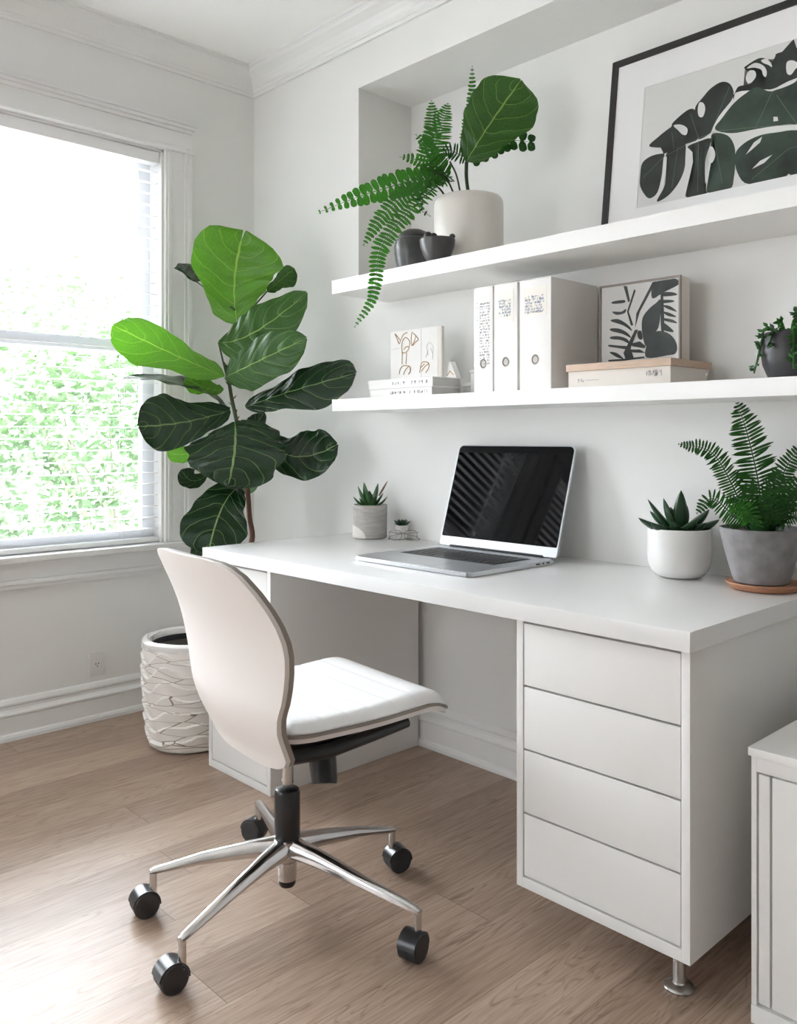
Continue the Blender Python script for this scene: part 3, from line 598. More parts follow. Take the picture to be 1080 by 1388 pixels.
for k, (a, b) in enumerate(BO):      # unseen window added behind the camera for fill light
    r = bpy.data.objects.new('window_%d' % (3+k), None); C.objects.link(r); r['kind'] = 'structure'; r.location = ((a+b)/2, YB, .5); ORG[r] = Vector(r.location)
    bm = bmesh.new()
    for x0, x1 in ((a, a+.06), (b-.06, b), ((a+b)/2-.02, (a+b)/2+.02)): add_box(bm, x0, x1, YB-.10, YB-.06, .5, 2.35, .002)
    add_box(bm, a, b, YB-.10, YB-.06, .5, .56, .002); add_box(bm, a, b, YB-.10, YB-.06, 2.29, 2.35, .002)
    obj('window_frame', bm, M['trim'], r, smooth=True)
    obj('glass_pane', add_box(bmesh.new(), a+.05, b-.05, YB-.082, YB-.078, .55, 2.30), M['glass'], r)

# ---------------------------------------------------------------- outside
obj('ground', add_box(bmesh.new(), -16, -.17, -12, 9, -.5, -.3), M['ground'], None, 'structure')
def shrub(name, label, cx, cy, rx, ry, z0, h, n, seed):
    t = thing(name, label, 'shrub', (cx, cy, -.3), group='garden shrubs outside the window'); rnd = random.Random(seed)
    bm = bmesh.new(); uvl = bm.loops.layers.uv.new('UVMap')
    for _ in range(n):
        th, ph = rnd.uniform(0, 2*PI), math.acos(rnd.uniform(-.9, 1)); rr = rnd.uniform(.55, 1)**.5*(1+.22*math.sin(th*5+ph*4))
        p = Vector((cx+rx*rr*math.sin(ph)*math.cos(th), cy+ry*rr*math.sin(ph)*math.sin(th), z0+h*.5+h*.5*rr*math.cos(ph)))
        d = Vector((rnd.uniform(-1, 1), rnd.uniform(-1, 1), rnd.uniform(-.8, .6))).normalized(); e = d.orthogonal().normalized(); l = rnd.uniform(.05, .10); w = l*.28
        vs = [p, p+d*l*.5+e*w, p+d*l, p+d*l*.5-e*w]; f = bm.faces.new([bm.verts.new(v) for v in vs])
        for lp, uv in zip(f.loops, ((0, .5), (.5, 1), (1, .5), (.5, 0))): lp[uvl].uv = uv
    me = bpy.data.meshes.new('foliage'); bm.to_mesh(me); bm.free(); link('foliage', me, M['shrub'], t)
    bm = bmesh.new()
    for k in range(5): add_tube(bm, catmull([(cx, cy, -.3), (cx+rnd.uniform(-.1, .1), cy+rnd.uniform(-.1, .1), z0+h*.2), (cx+rnd.uniform(-.5, .5)*rx, cy+rnd.uniform(-.5, .5)*ry, z0+h*.8)], 4), .025, 6, .006)
    obj('branch', bm, M['twig'], t, smooth=True)
shrub('garden_shrub', 'tall leafy green shrub outside the lower window panes', -2.6, .55, .75, 1.15, -.1, 1.9, 5200, 1)
shrub('garden_shrub', 'smaller pale green shrub outside at the left edge of the window', -3.2, -1.7, .6, .7, -.2, 1.3, 2200, 2)
shrub('garden_shrub', 'distant green shrub seen above the meeting rail of the window', -6.0, 1.6, 1.1, 1.6, .2, 2.6, 3600, 3)

# ================================================================ shelves
box('floating_shelf', .883, 3.6, -.273, -.0005, 1.624, SZ, M['shelf'], bevel=.0015)
tag(bpy.data.objects['floating_shelf'], 'white upper shelf under the wall recess, holding the fern pot and big picture', 'shelf')
o = box('floating_shelf', .883, 3.6, -.273, -.0005, 1.2045, 1.2473, M['shelf'], bevel=.0015)
tag(o, 'white lower shelf holding the white binders and small leaf print', 'shelf')

# ================================================================ desk
DX0, DX1, DY0 = .714, 2.465, -.70
o = box('desk_top', DX0, DX1, DY0, -.0005, .700, .740, M['desk'], bevel=.002, seg=2)
tag(o, 'long white glossy desk top spanning the two drawer cabinets under the shelves', 'desk top')
def drawer_cabinet(label, x0, x1, zb, feet):
    y0, y1, zt = DY0+.02, -.03, .6995
    t = thing('drawer_cabinet', label, 'cabinet', ((x0+x1)/2, (y0+y1)/2, 0 if not feet else 0), group='white drawer cabinets under the desk')
    e = .018; bm = bmesh.new()
    add_box(bm, x0, x0+e, y0, y1, zb, zt, .0008); add_box(bm, x1-e, x1, y0, y1, zb, zt, .0008)
    add_box(bm, x0+e, x1-e, y0, y1, zb, zb+.024, .0008); add_box(bm, x0+e, x1-e, y0+.03, y1, zt-.016, zt, .0008); add_box(bm, x0+e, x1-e, y1-.01, y1, zb+.024, zt-.016)
    obj('body', bm, M['cab'], t, smooth=True)
    obj('gap_shade_board', add_box(bmesh.new(), x0+e, x1-e, y0+.022, y0+.032, zb+.024, zt-.016), M['gap'], t)  # black sheet added behind the drawers to stand for gap shade
    za, ztop = zb+.026, zt-.007; n = 4; hh = (ztop-za)/n
    for k in range(n):
        box('drawer', x0+e+.0025, x1-e-.0025, y0+.001, y0+.021, za+k*hh+.0024, za+(k+1)*hh-.0024, M['cab'], t, bevel=.0008)
    if feet:
        for fx in (x0+.045, x1-.055):
            for fy in ((y0+.06 if fx > x0+.1 else y0+.26), y1-.06):
                lathe('foot', [(0, 0), (.030, 0), (.031, .004), (.028, .008), (.014, .012), (.0125, .016), (.0125, zb), (0, zb)], fx, fy, M['steel'], t, 28, label='round steel foot')
    return t
drawer_cabinet('white four-drawer cabinet on steel feet under the right end of the desk', 2.035, DX1-.010, .092, True)
drawer_cabinet('white drawer cabinet on the floor under the left end of the desk, behind the chair', DX0+.008, 1.078, 0.001, False)
# low cabinet at the right edge
t = thing('side_cabinet', 'low white cabinet with grooved doors at the right edge beside the desk', 'cabinet', (2.83, -.32, 0))
sx0, sx1, sy0, sy1 = 2.545, 3.15, -.615, -.035
box('cabinet_top', sx0-.004, sx1, sy0-.006, sy1, .507, .523, M['cab'], t)
bm = bmesh.new(); add_box(bm, sx0, sx0+.010, sy0, sy1, .035, .507, .001); add_box(bm, sx1-.016, sx1, sy0, sy1, .035, .507, .001); add_box(bm, sx0+.010, sx1-.016, sy0+.02, sy1, .036, .50, 0)
add_box(bm, sx0+.010, sx1-.016, sy0, sy0+.02, .478, .507, .001)
obj('body', bm, M['cab'], t, smooth=True)
box('plinth', sx0, sx1, sy0-.002, sy1, 0.0, .035, M['cab'], t)
for a, b in ((sx0+.013, sx0+.034), (sx0+.038, sx0+.30), (sx0+.304, sx1-.02)):
    box('door', a, b, sy0+.002, sy0+.018, .040, .474, M['cab'], t, bevel=.002)

# ================================================================ office chair
TH = math.radians(-6)
ch = thing('office_chair', 'white armless swivel chair with curved back on a polished five-star wheeled base', 'chair', (1.60, -1.15, 0), (0, 0, TH))
# backrest: curved shell (local x across, local y forward)
zk = [.38, .45, .5, .6, .7, .8, .88]; bk = [.035, .0, -.027, -.032, -.052, -.098, -.145]
wk = [(.386, .10), (.392, .14), (.402, .165), (.42, .180), (.45, .187), (.485, .192), (.52, .204), (.555, .220), (.59, .231), (.625, .240), (.66, .247), (.69, .249), (.725, .245), (.76, .236), (.795, .222), (.83, .200), (.845, .178), (.853, .150), (.857, .10)]
def li(xs, ys, v):
    if v <= xs[0]: return ys[0]
    for a, b, c, d in zip(xs, xs[1:], ys, ys[1:]):
        if v <= b:
            return c+(d-c)*(v-a)/(b-a)
    return ys[-1]
def sm(v): return sum(li(zk, bk, v+d) for d in (-.04, -.02, 0, .02, .04))/5
def shell_grid(th0, th1, inset=0.):
    bm = bmesh.new(); rows = []
    ws = [w for _, w in wk]
    zz = [a for a, _ in wk]
    fine = []
    for (a, wa), (b, wb) in zip(wk, wk[1:]):
        for k in range(2): fine.append((a+(b-a)*k/2, wa+(wb-wa)*k/2))
    fine.append(wk[-1])
    n = 20; F = [[], []]
    for z, w in fine:
        w -= inset; r0 = []; r1 = []
        zz_ = z if not inset else .62+(z-.62)*(1-inset/.25)
        for i in range(n+1):
            s = -1+2*i/n; x = s*w; y = sm(zz_)+.035*(s*w/.25)**2
            r0.append(bm.verts.new((x, y+th0, zz_))); r1.append(bm.verts.new((x, y+th1, zz_)))
        F[0].append(r0); F[1].append(r1)
    m_ = len(F[0])
    for G, fl in ((F[0], 1), (F[1], 0)):
        for i in range(m_-1):
            for j in range(n): bm.faces.new((G[i][j], G[i][j+1], G[i+1][j+1], G[i+1][j]))
    for i in range(m_-1):
        for j in (0, n): bm.faces.new((F[0][i][j], F[0][i+1][j], F[1][i+1][j], F[1][i][j]))
    for j in range(n):
        for i in (0, m_-1): bm.faces.new((F[0][i][j], F[0][i][j+1], F[1][i][j+1], F[1][i][j]))
    return bm, F
bm, F = shell_grid(-.007, .004)
obj('backrest', bm, M['shell'], ch, smooth=True, label='cream curved back shell')
bm, F = shell_grid(.0045, .0165, .0005); 
obj('edge_band', bm, M['taupe'], ch, smooth=True, label='taupe edge band of the back')
bm, F = shell_grid(.017, .028, .035); 
obj('back_pad', bm, M['leather'], ch, smooth=True, label='white leather pad of the back')
# seat
SW, SY0, SY1, SXO = .232, .025, .50, -.035
def seat_z(t):   # t along the depth 0 rear .. 1 front
    return .462+.006*math.cos(t*PI*2)*.5+.028*math.sin(t*PI)*.0+(.018*t)-(max(0, t-.80)/.20)**2*.034
def seat(th0, th1, inset, quilt):
    bm = bmesh.new(); nx_, ny_ = 28, 72; F = [[], []]
    for j in range(ny_+1):
        t = j/ny_; y = SY0+inset+(SY1-SY0-2*inset)*t
        e = min(t, 1-t)*(SY1-SY0); c = .075
        w = SW-inset-(c-math.sqrt(max(0, c*c-(c-e)**2)) if e < c else 0)*.62
        r0 = []; r1 = []
        for i in range(nx_+1):
            s = -1+2*i/nx_; ed = min((1-abs(s))*w, e)
            dome = -.022*max(0, 1-ed/.03)**2*(1 if quilt else 0)
            q = 0
            if quilt and .12 < t < .9:
                ph = (t*7.2) % 1; q = -.0022*math.exp(-((ph-.5)/.05)**2)
            z = seat_z(t)+.010*(abs(s)**3)*(1-t)
            r0.append(bm.verts.new((SXO+s*w, y, z+th0))); r1.append(bm.verts.new((SXO+s*w, y, z+th1+dome+q)))
        F[0].append(r0); F[1].append(r1)
    for G in F:
        for a in range(ny_):
            for b in range(nx_): bm.faces.new((G[a][b], G[a][b+1], G[a+1][b+1], G[a+1][b]))
    for a in range(ny_):
        for b in (0, nx_): bm.faces.new((F[0][a][b], F[0][a+1][b], F[1][a+1][b], F[1][a][b]))
    for b in range(nx_):
        for a in (0, ny_): bm.faces.new((F[0][a][b], F[0][a][b+1], F[1][a][b+1], F[1][a][b]))
    return bm
obj('seat_pad', seat(-.004, .022, .006, True), M['leather'], ch, smooth=True, label='white quilted leather seat pad')
obj('seat_band', seat(-.011, -.0045, .001, False), M['taupe'], ch, smooth=True, label='taupe band under the seat pad')
obj('seat_shell', seat(-.022, -.0115, .004, False), M['shell'], ch, smooth=True, label='cream seat shell')
# mechanism
def rel(x, y, z):  # world to chair-local
    v = Matrix.Rotation(-TH, 4, 'Z') @ Vector((x-1.60, y+1.15, z)); return v
bm = bmesh.new(); col = rel(1.628, -1.025, 0)
add_box(bm, .02, .155, .035, .22, .400, .438, .01, 3); add_box(bm, col.x-.05, col.x+.055, .06, .30, .392, .425, .012, 3)
add_tube(bm, [(.150, .04, .418), (.168, .14, .416), (.165, .26, .424), (.160, .37, .432)], .019, 12, .013); 
obj('seat_mechanism', bm, M['black'], ch, smooth=True, label='black tilt mechanism under the seat')
k = rel(1.735, -1.005, 0)
bm = bmesh.new(); add_tube(bm, [(k.x-.012, k.y, .40), (k.x, k.y, .38), (k.x+.014, k.y-.004, .338), (k.x+.017, k.y-.006, .330)], .033, 24, .028); obj('tension_knob', bm, M['black'], ch, smooth=True, label='black tension knob')
lathe('gas_lift', [(0, .30), (.0145, .30), (.0145, .395), (0, .395)], col.x, col.y, M['steel'], ch, 24)
lathe('column_cover', [(0, .150), (.028, .150), (.0305, .158), (.030, .278), (.027, .286), (.018, .290), (.0, .290)], col.x, col.y, M['black'], ch, 32)
lathe('base_hub', [(0, .075), (.021, .075), (.022, .08), (.0225, .118), (.031, .125), (.034, .150), (.033, .170), (.029, .174), (0, .174)], col.x, col.y, M['chrome'], ch, 32)
lathe('hub_cap', [(0, .058), (.017, .060), (.020, .066), (.020, .0755), (0, .0755)], col.x, col.y, M['black'], ch, 24)
WH = [(1.416, -1.278), (1.703, -1.370), (1.966, -.945), (1.668, -.705), (1.280, -.878)]
yaws = [-12, -8, 14, -16, -72]
trail_ = [.020, .022, .010, -.013, .010]
for (wx, wy), ya, tl in zip(WH, yaws, trail_):
    w = rel(wx+.686*tl, wy+.7276*tl, 0); d = Vector((w.x-col.x, w.y-col.y, 0)); L = d.length; u = d.normalized(); s = Vector((-u.y, u.x, 0))
    bm = bmesh.new(); prof = [(.020, .153, .024, .048), (.09, .146, .019, .040), (.20, .129, .0145, .028), (L-.030, .110, .011, .019), (L-.004, .105, .010, .016), (L+.006, .102, .008, .011)]
    rings = []
    for dd, zc, hw, hh in prof:
        c = Vector((col.x, col.y, zc))+u*dd
        rings.append([bm.verts.new(c+s*hw*math.cos(a)*(1.0 if math.sin(a) > 0 else 1.15)+Vector((0, 0, hh*.5*(math.sin(a) if math.sin(a) > 0 else math.sin(a)*1.0)))) for a in [2*PI*q/14 for q in range(14)]])
    for A, B in zip(rings, rings[1:]):
        for q in range(14): bm.faces.new((A[q], A[(q+1) % 14], B[(q+1) % 14], B[q]))
    bm.faces.new(rings[0]); bm.faces.new(rings[-1])
    e = Vector((w.x, w.y, 0))
    add_tube(bm, [e+Vector((0, 0, .106)), e+Vector((0, 0, .050))], .0085, 14)
    leg = obj('base_leg', bm, M['chrome'], ch, smooth=True, label='polished aluminium leg')
    a = math.radians(ya)-TH; ax = Vector((math.cos(a), math.sin(a), 0)); fw = Vector((-ax.y, ax.x, 0)); r = .0300; cpos = rel(wx, wy, 0)+Vector((0, 0, r))
    bm = bmesh.new()
    for sg in (-1, 1):
        for (o0, o1, r0, r1) in ((.0012, .021, r, r), (.021, .0235, r, r-.003)):
            A_ = []
            for oo, rr in ((o0, r0), (o1, r1)):
                A_.append([bm.verts.new(cpos+ax*oo*sg+(fw*math.cos(q*2*PI/28)+Vector((0, 0, 1))*math.sin(q*2*PI/28))*rr) for q in range(28)])
            for q in range(28): bm.faces.new((A_[0][q], A_[0][(q+1) % 28], A_[1][(q+1) % 28], A_[1][q]))
            bm.faces.new(A_[1]); bm.faces.new(A_[0])
    cs = obj('wheel', bm, M['rubber'], leg, smooth=True, label='black twin caster wheel')
    bm = bmesh.new()
    hv = []
    for oo in (-.0215, .0215):
        hv.append([bm.verts.new(cpos+ax*oo+(fw*math.cos(q*PI/14-.1)+Vector((0, 0, 1))*math.sin(q*PI/14-.1))*(r+.0028)) for q in range(15)]+[bm.verts.new(cpos+ax*oo+(fw*math.cos((14-q)*PI/14-.1)+Vector((0, 0, 1))*math.sin((14-q)*PI/14-.1))*(r+.0008)) for q in range(15)])
    nn = len(hv[0])
    for q in range(nn): bm.faces.new((hv[0][q], hv[0][(q+1) % nn], hv[1][(q+1) % nn], hv[1][q]))
    for G in hv:
        for q in range(14): bm.faces.new((G[q], G[q+1], G[nn-2-q], G[nn-1-q]))
    add_box(bm, -.004, .004, -.006, .006, -.004, .03, 0, mtx=Matrix.Translation(cpos))
    obj('wheel_fork', bm, M['black'], leg, smooth=True, label='black caster hood')

# ================================================================ laptop
def laptop():
    t = thing('laptop', 'open silver laptop with dark screen on the white desk', 'laptop', (1.53, -.34, .740))
    x0, x1, y0, y1 = 1.288, 1.762, -.530, -.146; zb, zt = .7415, .7535
    bm = bmesh.new(); add_box(bm, x0, x1, y0, y1, zb, zt)
    es = [e for e in bm.edges if abs(e.verts[0].co.z-e.verts[1].co.z) > .005]; bmesh.ops.bevel(bm, geom=es, offset=.014, segments=5, affect='EDGES')
    es = [e for e in bm.edges if e.calc_face_angle(0) > 1 and abs(e.verts[0].co.z-e.verts[1].co.z) < 1e-5]; bmesh.ops.bevel(bm, geom=es, offset=.003, segments=2, affect='EDGES')
    obj('base', bm, M['alu'], t, smooth=True)
    box('trackpad', 1.455, 1.60, y0+.012, y0+.108, zt, zt+.0006, M['alu'], t, bevel=0)
    kb = box('keyboard', x0+.05, x1-.05, y0+.155, y1-.055, zt, zt+.0008, M['keyplate'], t, bevel=0)
    kx0, kx1, ky0, ky1 = x0+.053, x1-.053, y0+.158, y1-.058; rows = [(14, 1)]*5; rh = (ky1-ky0)/6
    first = None
    for r_ in range(6):
        if r_ == 0: ws = [1, 1, 1, 1.25, 5.2, 1.25, 1, 1, 1]
        else: ws = [1.3 if r_ in (1, 4) else 1]+[1]*12+[1.6]
        tot = sum(ws); x = kx0
        for w_ in ws:
            ww = (kx1-kx0)*w_/tot
            box('key', x+.0018, x+ww-.0018, ky0+r_*rh+.0018, ky0+(r_+1)*rh-.0018, zt+.0008, zt+.0024, M['key'], kb, bevel=.0004, seg=1)
            x += ww
    # small side ports
    for a, b in ((-.245, -.225), (-.215, -.205), (-.195, -.180)):
        box('port', x1-.001, x1+.0003, a, b, .7455, .7500, M['alud'], t, bevel=0)
    # lid : hinge line to top edge
    hx0, hx1, hy, hz = 1.290, 1.760, -.142, .756; tx, ty, tz = 0, -.040, 1.086
    L = math.hypot(ty-hy, tz-hz)
    up = Vector((0, ty-hy, tz-hz)).normalized(); nv = Vector((0, -up.z, up.y))
    def P(a, b, d): return Vector((hx0+a*(hx1-hx0), hy, hz))+up*(b*L)+nv*d
    def plate(nm, a0, a1, b0, b1, d0, d1, m, rad, par):
        Wd, Hd = (hx1-hx0), L; pts = []
        for cx_, cy_, q in ((a1, b1, 0), (a0, b1, 1), (a0, b0, 2), (a1, b0, 3)):
            for k in range(6):
                an = (q+k/5)*PI/2; sx = -1 if q in (0, 3) else 1; sy = -1 if q in (0, 1) else 1
                rr = rad if q < 2 else rad*.3
                pts.append((cx_+(sx*rr+math.cos(an)*rr)/Wd, cy_+(sy*rr+math.sin(an)*rr)/Hd))
        bm = bmesh.new(); add_poly(bm, pts, d0, d1, P); return obj(nm, bm, m, par)
    lid = plate('lid', 0, 1, 0, 1, -.004, .003, M['alu'], .019, t)
    plate('screen', .008, .992, .085, .988, .003, .0040, M['screen'], .016, lid)
    tube('hinge', [(x0+.05, y1+.003, .7555), (x1-.05, y1+.003, .7555)], .0048, M['black'], t, 12)
laptop()

# ================================================================ pots on the desk
def pot_prof(rb, rt, z0, z1, th=.005, lip=0., round_=.01, n=6):
    p = [(0, z0)]
    for k in range(n+1):
        a = -PI/2+PI/2*k/n; p.append((rb-round_+round_*math.cos(a), z0+round_+round_*math.sin(a)))
    for k in range(1, 6): p.append((rb+(rt-rb)*k/5, z0+round_+(z1-z0-round_)*k/5))
    p += [(rt-.0015+lip, z1+.0015), (rt-th+.001, z1+.0015), (rt-th, z1), (rt-th-.001, z1-.02), (0, z1-.02)]
    return p
def soil(r, z, cx, cy, parent): return lathe('soil', [(0, z-.004), (r, z-.004), (r, z), (r*.6, z+.003), (0, z+.005)], cx, cy, M['soil'], parent, 28)
# concrete pot
cx, cy = .893, -.098
t = thing('potted_succulent', 'pale concrete pot with upright green succulent, left end of the desk', 'potted plant', (cx, cy, .74))
lathe('pot', pot_prof(.0625, .0640, .742, .862, .006, 0, .004), cx, cy, M['concrete'], t, 48)
# the white dipped patch on the lower left of the pot, following its surface
bm = bmesh.new(); g = []
a0 = math.atan2(-.73, .69)-math.radians(96)
for j in range(9):
    z = .743+.050*j/8; wmax = math.radians(78)*math.sqrt(max(.0, 1-(j/8)**2)) ; row = []
    for i in range(15):
        a = a0+math.radians(8)+wmax*i/14; row.append([bm.verts.new((cx+(rr)*math.cos(a), cy+(rr)*math.sin(a), z)) for rr in (.0632, .0646)])
    g.append(row)
for j in range(8):
    for i in range(14):
        for k in (0, 1): bm.faces.new((g[j][i][k], g[j][i+1][k], g[j+1][i+1][k], g[j+1][i][k]))
obj('plaster_patch', bm, M['plaster'], t, smooth=True, label='rough white plaster patch on the pot')
soil(.057, .856, cx, cy, t)
def leafy(cx, cy, z, specs, m, t, w, th):
    for dx, dy, dz, sc in specs:
        blade('leaf', (cx+dx*.18, cy+dy*.18, z), (cx+dx, cy+dy, z+dz), w*sc, th*sc, m, t, bend=(dx*.05, dy*.05, -.004 if dz < .05 else 0))
RX, RY = .686, .7276     # picture-right direction in the room
def rd(r, f_): return (RX*r-RY*f_, RY*r+RX*f_)
sp = [(-.062, -.01, .034, .8), (-.040, .0, .030, .9), (-.045, -.01, .066, 1.05), (-.022, -.02, .078, 1.1), (-.002, -.015, .052, 1.1), (.030, .01, .074, 1.25), (.022, -.02, .04, 1), (.05, 0, .045, .8), (.065, -.005, .034, .7), (.01, .03, .04, 1), (-.03, .03, .03, 1)]
leafy(cx, cy, .852, [(*rd(r, f_), z*1.22, s) for r, f_, z, s in sp], M['succ'], t, .0145, .007)
q = rd(.066, .0); blade('flower_spike', (cx+q[0]*.5, cy+q[1]*.5, .895), (cx+q[0], cy+q[1], .952), .006, .004, M['brown'], t)
# tiny succulent and glasses
cx, cy = 1.005, -.045
t = thing('small_succulent', 'tiny rosette succulent in a small white bowl behind the wire glasses', 'potted plant', (cx, cy, .74))
lathe('pot', pot_prof(.018, .026, .7405, .790, .003, 0, .006), cx, cy, M['glaze'], t, 28)
lathe('soil', [(0, .787), (.022, .787), (0, .791)], cx, cy, M['soil'], t, 16)
for k in range(16):
    a = k*2.4; el = .25+.055*k; ln = .044-.0013*k; blade('leaf', (cx, cy, .788), (cx+math.cos(a)*ln*math.cos(el), cy+math.sin(a)*ln*math.cos(el), .790+ln*math.sin(el)), .006, .0035, M['succd'], t, n=6)
g = thing('wire_glasses', 'thin wire-framed eyeglasses folded beside the concrete pot', 'eyeglasses', (1.045, -.075, .74), (0, 0, math.radians(38)))
def rim(xc): return [(xc+.023*math.copysign(abs(math.cos(a))**.7, math.cos(a)), .0, .020+.017*math.copysign(abs(math.sin(a))**.7, math.sin(a))) for a in [2*PI*k/28 for k in range(28)]]
for xc in (-.028, .028):
    p = rim(xc); p.append(p[0]); o = obj('rim', add_tube(bmesh.new(), p, .0011, 6), M['taupe'], g, smooth=True)
    bm = bmesh.new(); bm.faces.new([bm.verts.new(v) for v in rim(xc)]); r = bmesh.ops.extrude_face_region(bm, geom=bm.faces[:])
    for v in [v for v in r['geom'] if isinstance(v, bmesh.types.BMVert)]: v.co.y += .001
    obj('lens', bm, M['lens'], o)
tube('bridge', [(-.006, 0, .026), (0, -.002, .030), (.006, 0, .026)], .001, M['taupe'], g, 6, smooth_path=4)
for sgn in (-1, 1):
    o = tube('temple', [(sgn*.052, 0, .030), (sgn*.050, .012, .029), (sgn*-.01, .016+.004*sgn, .022), (sgn*-.045, .020+.004*sgn, .014), (sgn*-.055, .022, .006)], .0011, M['taupe'], g, 6, smooth_path=5)
    r_ = lathe('temple_tip', [(0, .0), (.003, .002), (.0035, .005), (.0, .008)], sgn*-.055, .022, M['taupe'], o, 10)
# white glazed pot with dark succulent
cx, cy = 2.124, -.100
t = thing('potted_succulent', 'round white glazed pot with spiky dark succulent beside the grey stone pot', 'potted plant', (cx, cy, .74))
R0 = .083
pr_ = [(0, .7405), (.048, .7405), (.062, .746), (.074, .760), (.081, .780), (R0, .800), (R0, .868), (R0-.002, .8705), (R0-.006, .8695), (R0-.007, .862), (0, .855)]
lathe('pot', pr_, cx, cy, M['glaze'], t, 56); soil(.074, .864, cx, cy, t)
sp = [(-.118, -.03, .040, 1.25), (-.09, -.05, .028, 1.4), (-.075, .03, .085, 1.0), (-.045, -.01, .09, 1.15), (-.005, -.03, .112, 1.45), (.03, .03, .07, 1.2), (.07, -.03, .062, 1.5), (.10, -.02, .034, 1.5), (.09, .05, .045, 1.2), (.02, -.07, .040, 1.4), (-.04, -.07, .034, 1.3), (-.06, .06, .05, 1.1), (0, .07, .06, 1.2), (.05, -.06, .03, 1.3)]
leafy(cx, cy, .860, [(*rd(r, f_), z, s) for r, f_, z, s in sp if cy+rd(r, f_)[1] < -.01], M['succd'], t, .0135, .008)
# grey stone pot with fern on saucer
cx, cy = 2.352, -.122
t = thing('potted_fern', 'grey stone pot with arching green fern on the right end of the desk', 'potted plant', (cx, cy, .75))
lathe('pot', [(0, .7555), (.058, .7555), (.063, .758), (.076, .80), (.088, .845), (.0965, .885), (.098, .889), (.096, .8905), (.091, .889), (.089, .872), (0, .868)], cx, cy, M['stone'], t, 56)
soil(.090, .876, cx, cy, t)
for i, (k, pts, sd, lm, n, sh) in enumerate(DESK_FRONDS):
    frond('frond', pts, sd, lm, n, sh, M['fernb' if k == 'bright' else 'fernd'], t, seed=i)
for i in range(14):
    a = i*2.4; q = .085 if math.sin(a) < .3 else .055; blade('leaf', (cx+.02*math.cos(a), cy+.02*math.sin(a), .87), (cx+q*math.cos(a), cy+q*math.sin(a), .92+.018*(i % 4)), .016, .002, M['succ' if i % 3 else 'succd'], t, bend=(0, 0, .012))
s = thing('plant_saucer', 'round reddish wooden saucer under the grey stone pot', 'saucer', (cx, cy, .74))
lathe('dish', [(0, .7403), (.072, .7403), (.080, .744), (.090, .757), (.089, .7585), (.083, .7575), (.076, .7550), (0, .7550)], cx+.008, cy-.002, M['clay'], s, 48)

# ================================================================ fiddle leaf fig in basket
bx, by = .472, -.60
t = thing('woven_basket', 'tall white basket with cracked overlapping strips on the floor by the window wall', 'basket', (bx, by, 0))
def wob(r, z, a): ph = (z*21+.35*math.sin(a*4+z*8)+.2*math.sin(a*7)) % 1; return r+.010*(ph-.5)+.002*math.sin(a*11+z*40)
pr_ = [(0, .002), (.150, .002), (.163, .010), (.170, .03)]+[(.172+.018*math.sin(PI*k/110*.6), .04+.33*k/110) for k in range(111)]
pr_ = [(r*.92, z) for r, z in pr_]
lathe('body', pr_+[(.168, .382), (.161, .386), (.148, .384), (.145, .37), (.145, .08), (0, .08)], bx, by, basket_mat(), t, 160, rfun=lambda r, z, a: wob(r, z, a) if .02 < z < .372 and r > .148 else r)
o = lathe('rim', [(.147, .372), (.150, .383), (.158, .389), (.168, .388), (.176, .381), (.177, .370), (.172, .360), (.147, .360), (.147, .372)], bx, by, M['glaze'], t, 96, rfun=lambda r, z, a: r+.002*math.sin(a*7))
lathe('liner', [(.1435, .365), (.1420, .365), (.1420, .10), (.1435, .10)], bx, by, M['blackc'], t, 48, label='dark inner liner')
t = thing('fiddle_leaf_fig', 'tall fiddle leaf fig with big glossy leaves growing from the white basket', 'potted tree', (bx, by, .32))
lathe('soil', [(0, .30), (.1405, .30), (.1405, .345), (.08, .352), (0, .355)], bx, by, M['soil'], t, 32)
tube('trunk', [(bx, by, .33), (.455, -.50, .45), (.448, -.40, .58)]+FIDDLE_TRUNK[:4], .0125, M['bark'], t, 10, r2=.009, smooth_path=5)
tube('upper_stem', FIDDLE_TRUNK[3:], .0085, M['stem'], t, 10, r2=.006, smooth_path=5)
rnd = random.Random(11)
for k in range(9):
    p = Vector(FIDDLE_TRUNK[4]).lerp(Vector(FIDDLE_TRUNK[-1]), k/8); a = k*2.2; d = Vector((math.cos(a)*.022, math.sin(a)*.022, .018)); blade('stipule', p, p+d, .0045, .002, M['bark' if k % 3 == 0 else 'stem'], t, n=5)
for a, b in FIDDLE_STALKS: tube('stalk', [a, b], .0045, M['stem'], t, 8, r2=.003)
for i, (k, b, c, tp, s, cu) in enumerate(FIDDLE_LEAVES):
    leaf_mesh('leaf', b, c, tp, s, M[k], t, curl=cu*.55, seed=i, wave=.05, notch_=.22 if i == 0 else .05, prof=ROUNDP if i == 9 else LANCE if i in (3, 4) else FIG if Vector(s).length > .04 else OVAL)

# ================================================================ upper shelf
cx, cy = 1.318, -.030
t = thing('shelf_planter', 'tall cream cylinder pot of fern fronds and one big fig leaf on the upper shelf', 'potted plant', (cx, cy, SZ))
lathe('pot', [(0, SZ+.001), (.112, SZ+.001), (.116, SZ+.005), (.118, SZ+.05), (.118, SZ+.225), (.116, SZ+.240), (.110, SZ+.250), (.100, SZ+.254), (.094, SZ+.252), (.092, SZ+.235), (0, SZ+.225)], cx, cy, M['glazew'], t, 56)
soil(.088, SZ+.235, cx, cy, t)
for i, (k, pts, sd, lm, n, sh) in enumerate(SHELF_FRONDS):
    frond('frond', pts, sd, lm, n, sh, M['fernb' if k == 'bright' else 'fernd'], t, seed=20+i)
b, c, tp, s = SHELF_BIG_LEAF
leaf_mesh('fig_leaf', b, c, tp, s, M['mid'], t, curl=.05, seed=5, wave=.03)
for i, l in enumerate(SHELF_STEMS): tube('stem', l, .006 if i == 0 else .003, M['stem'], t, 8, smooth_path=4)
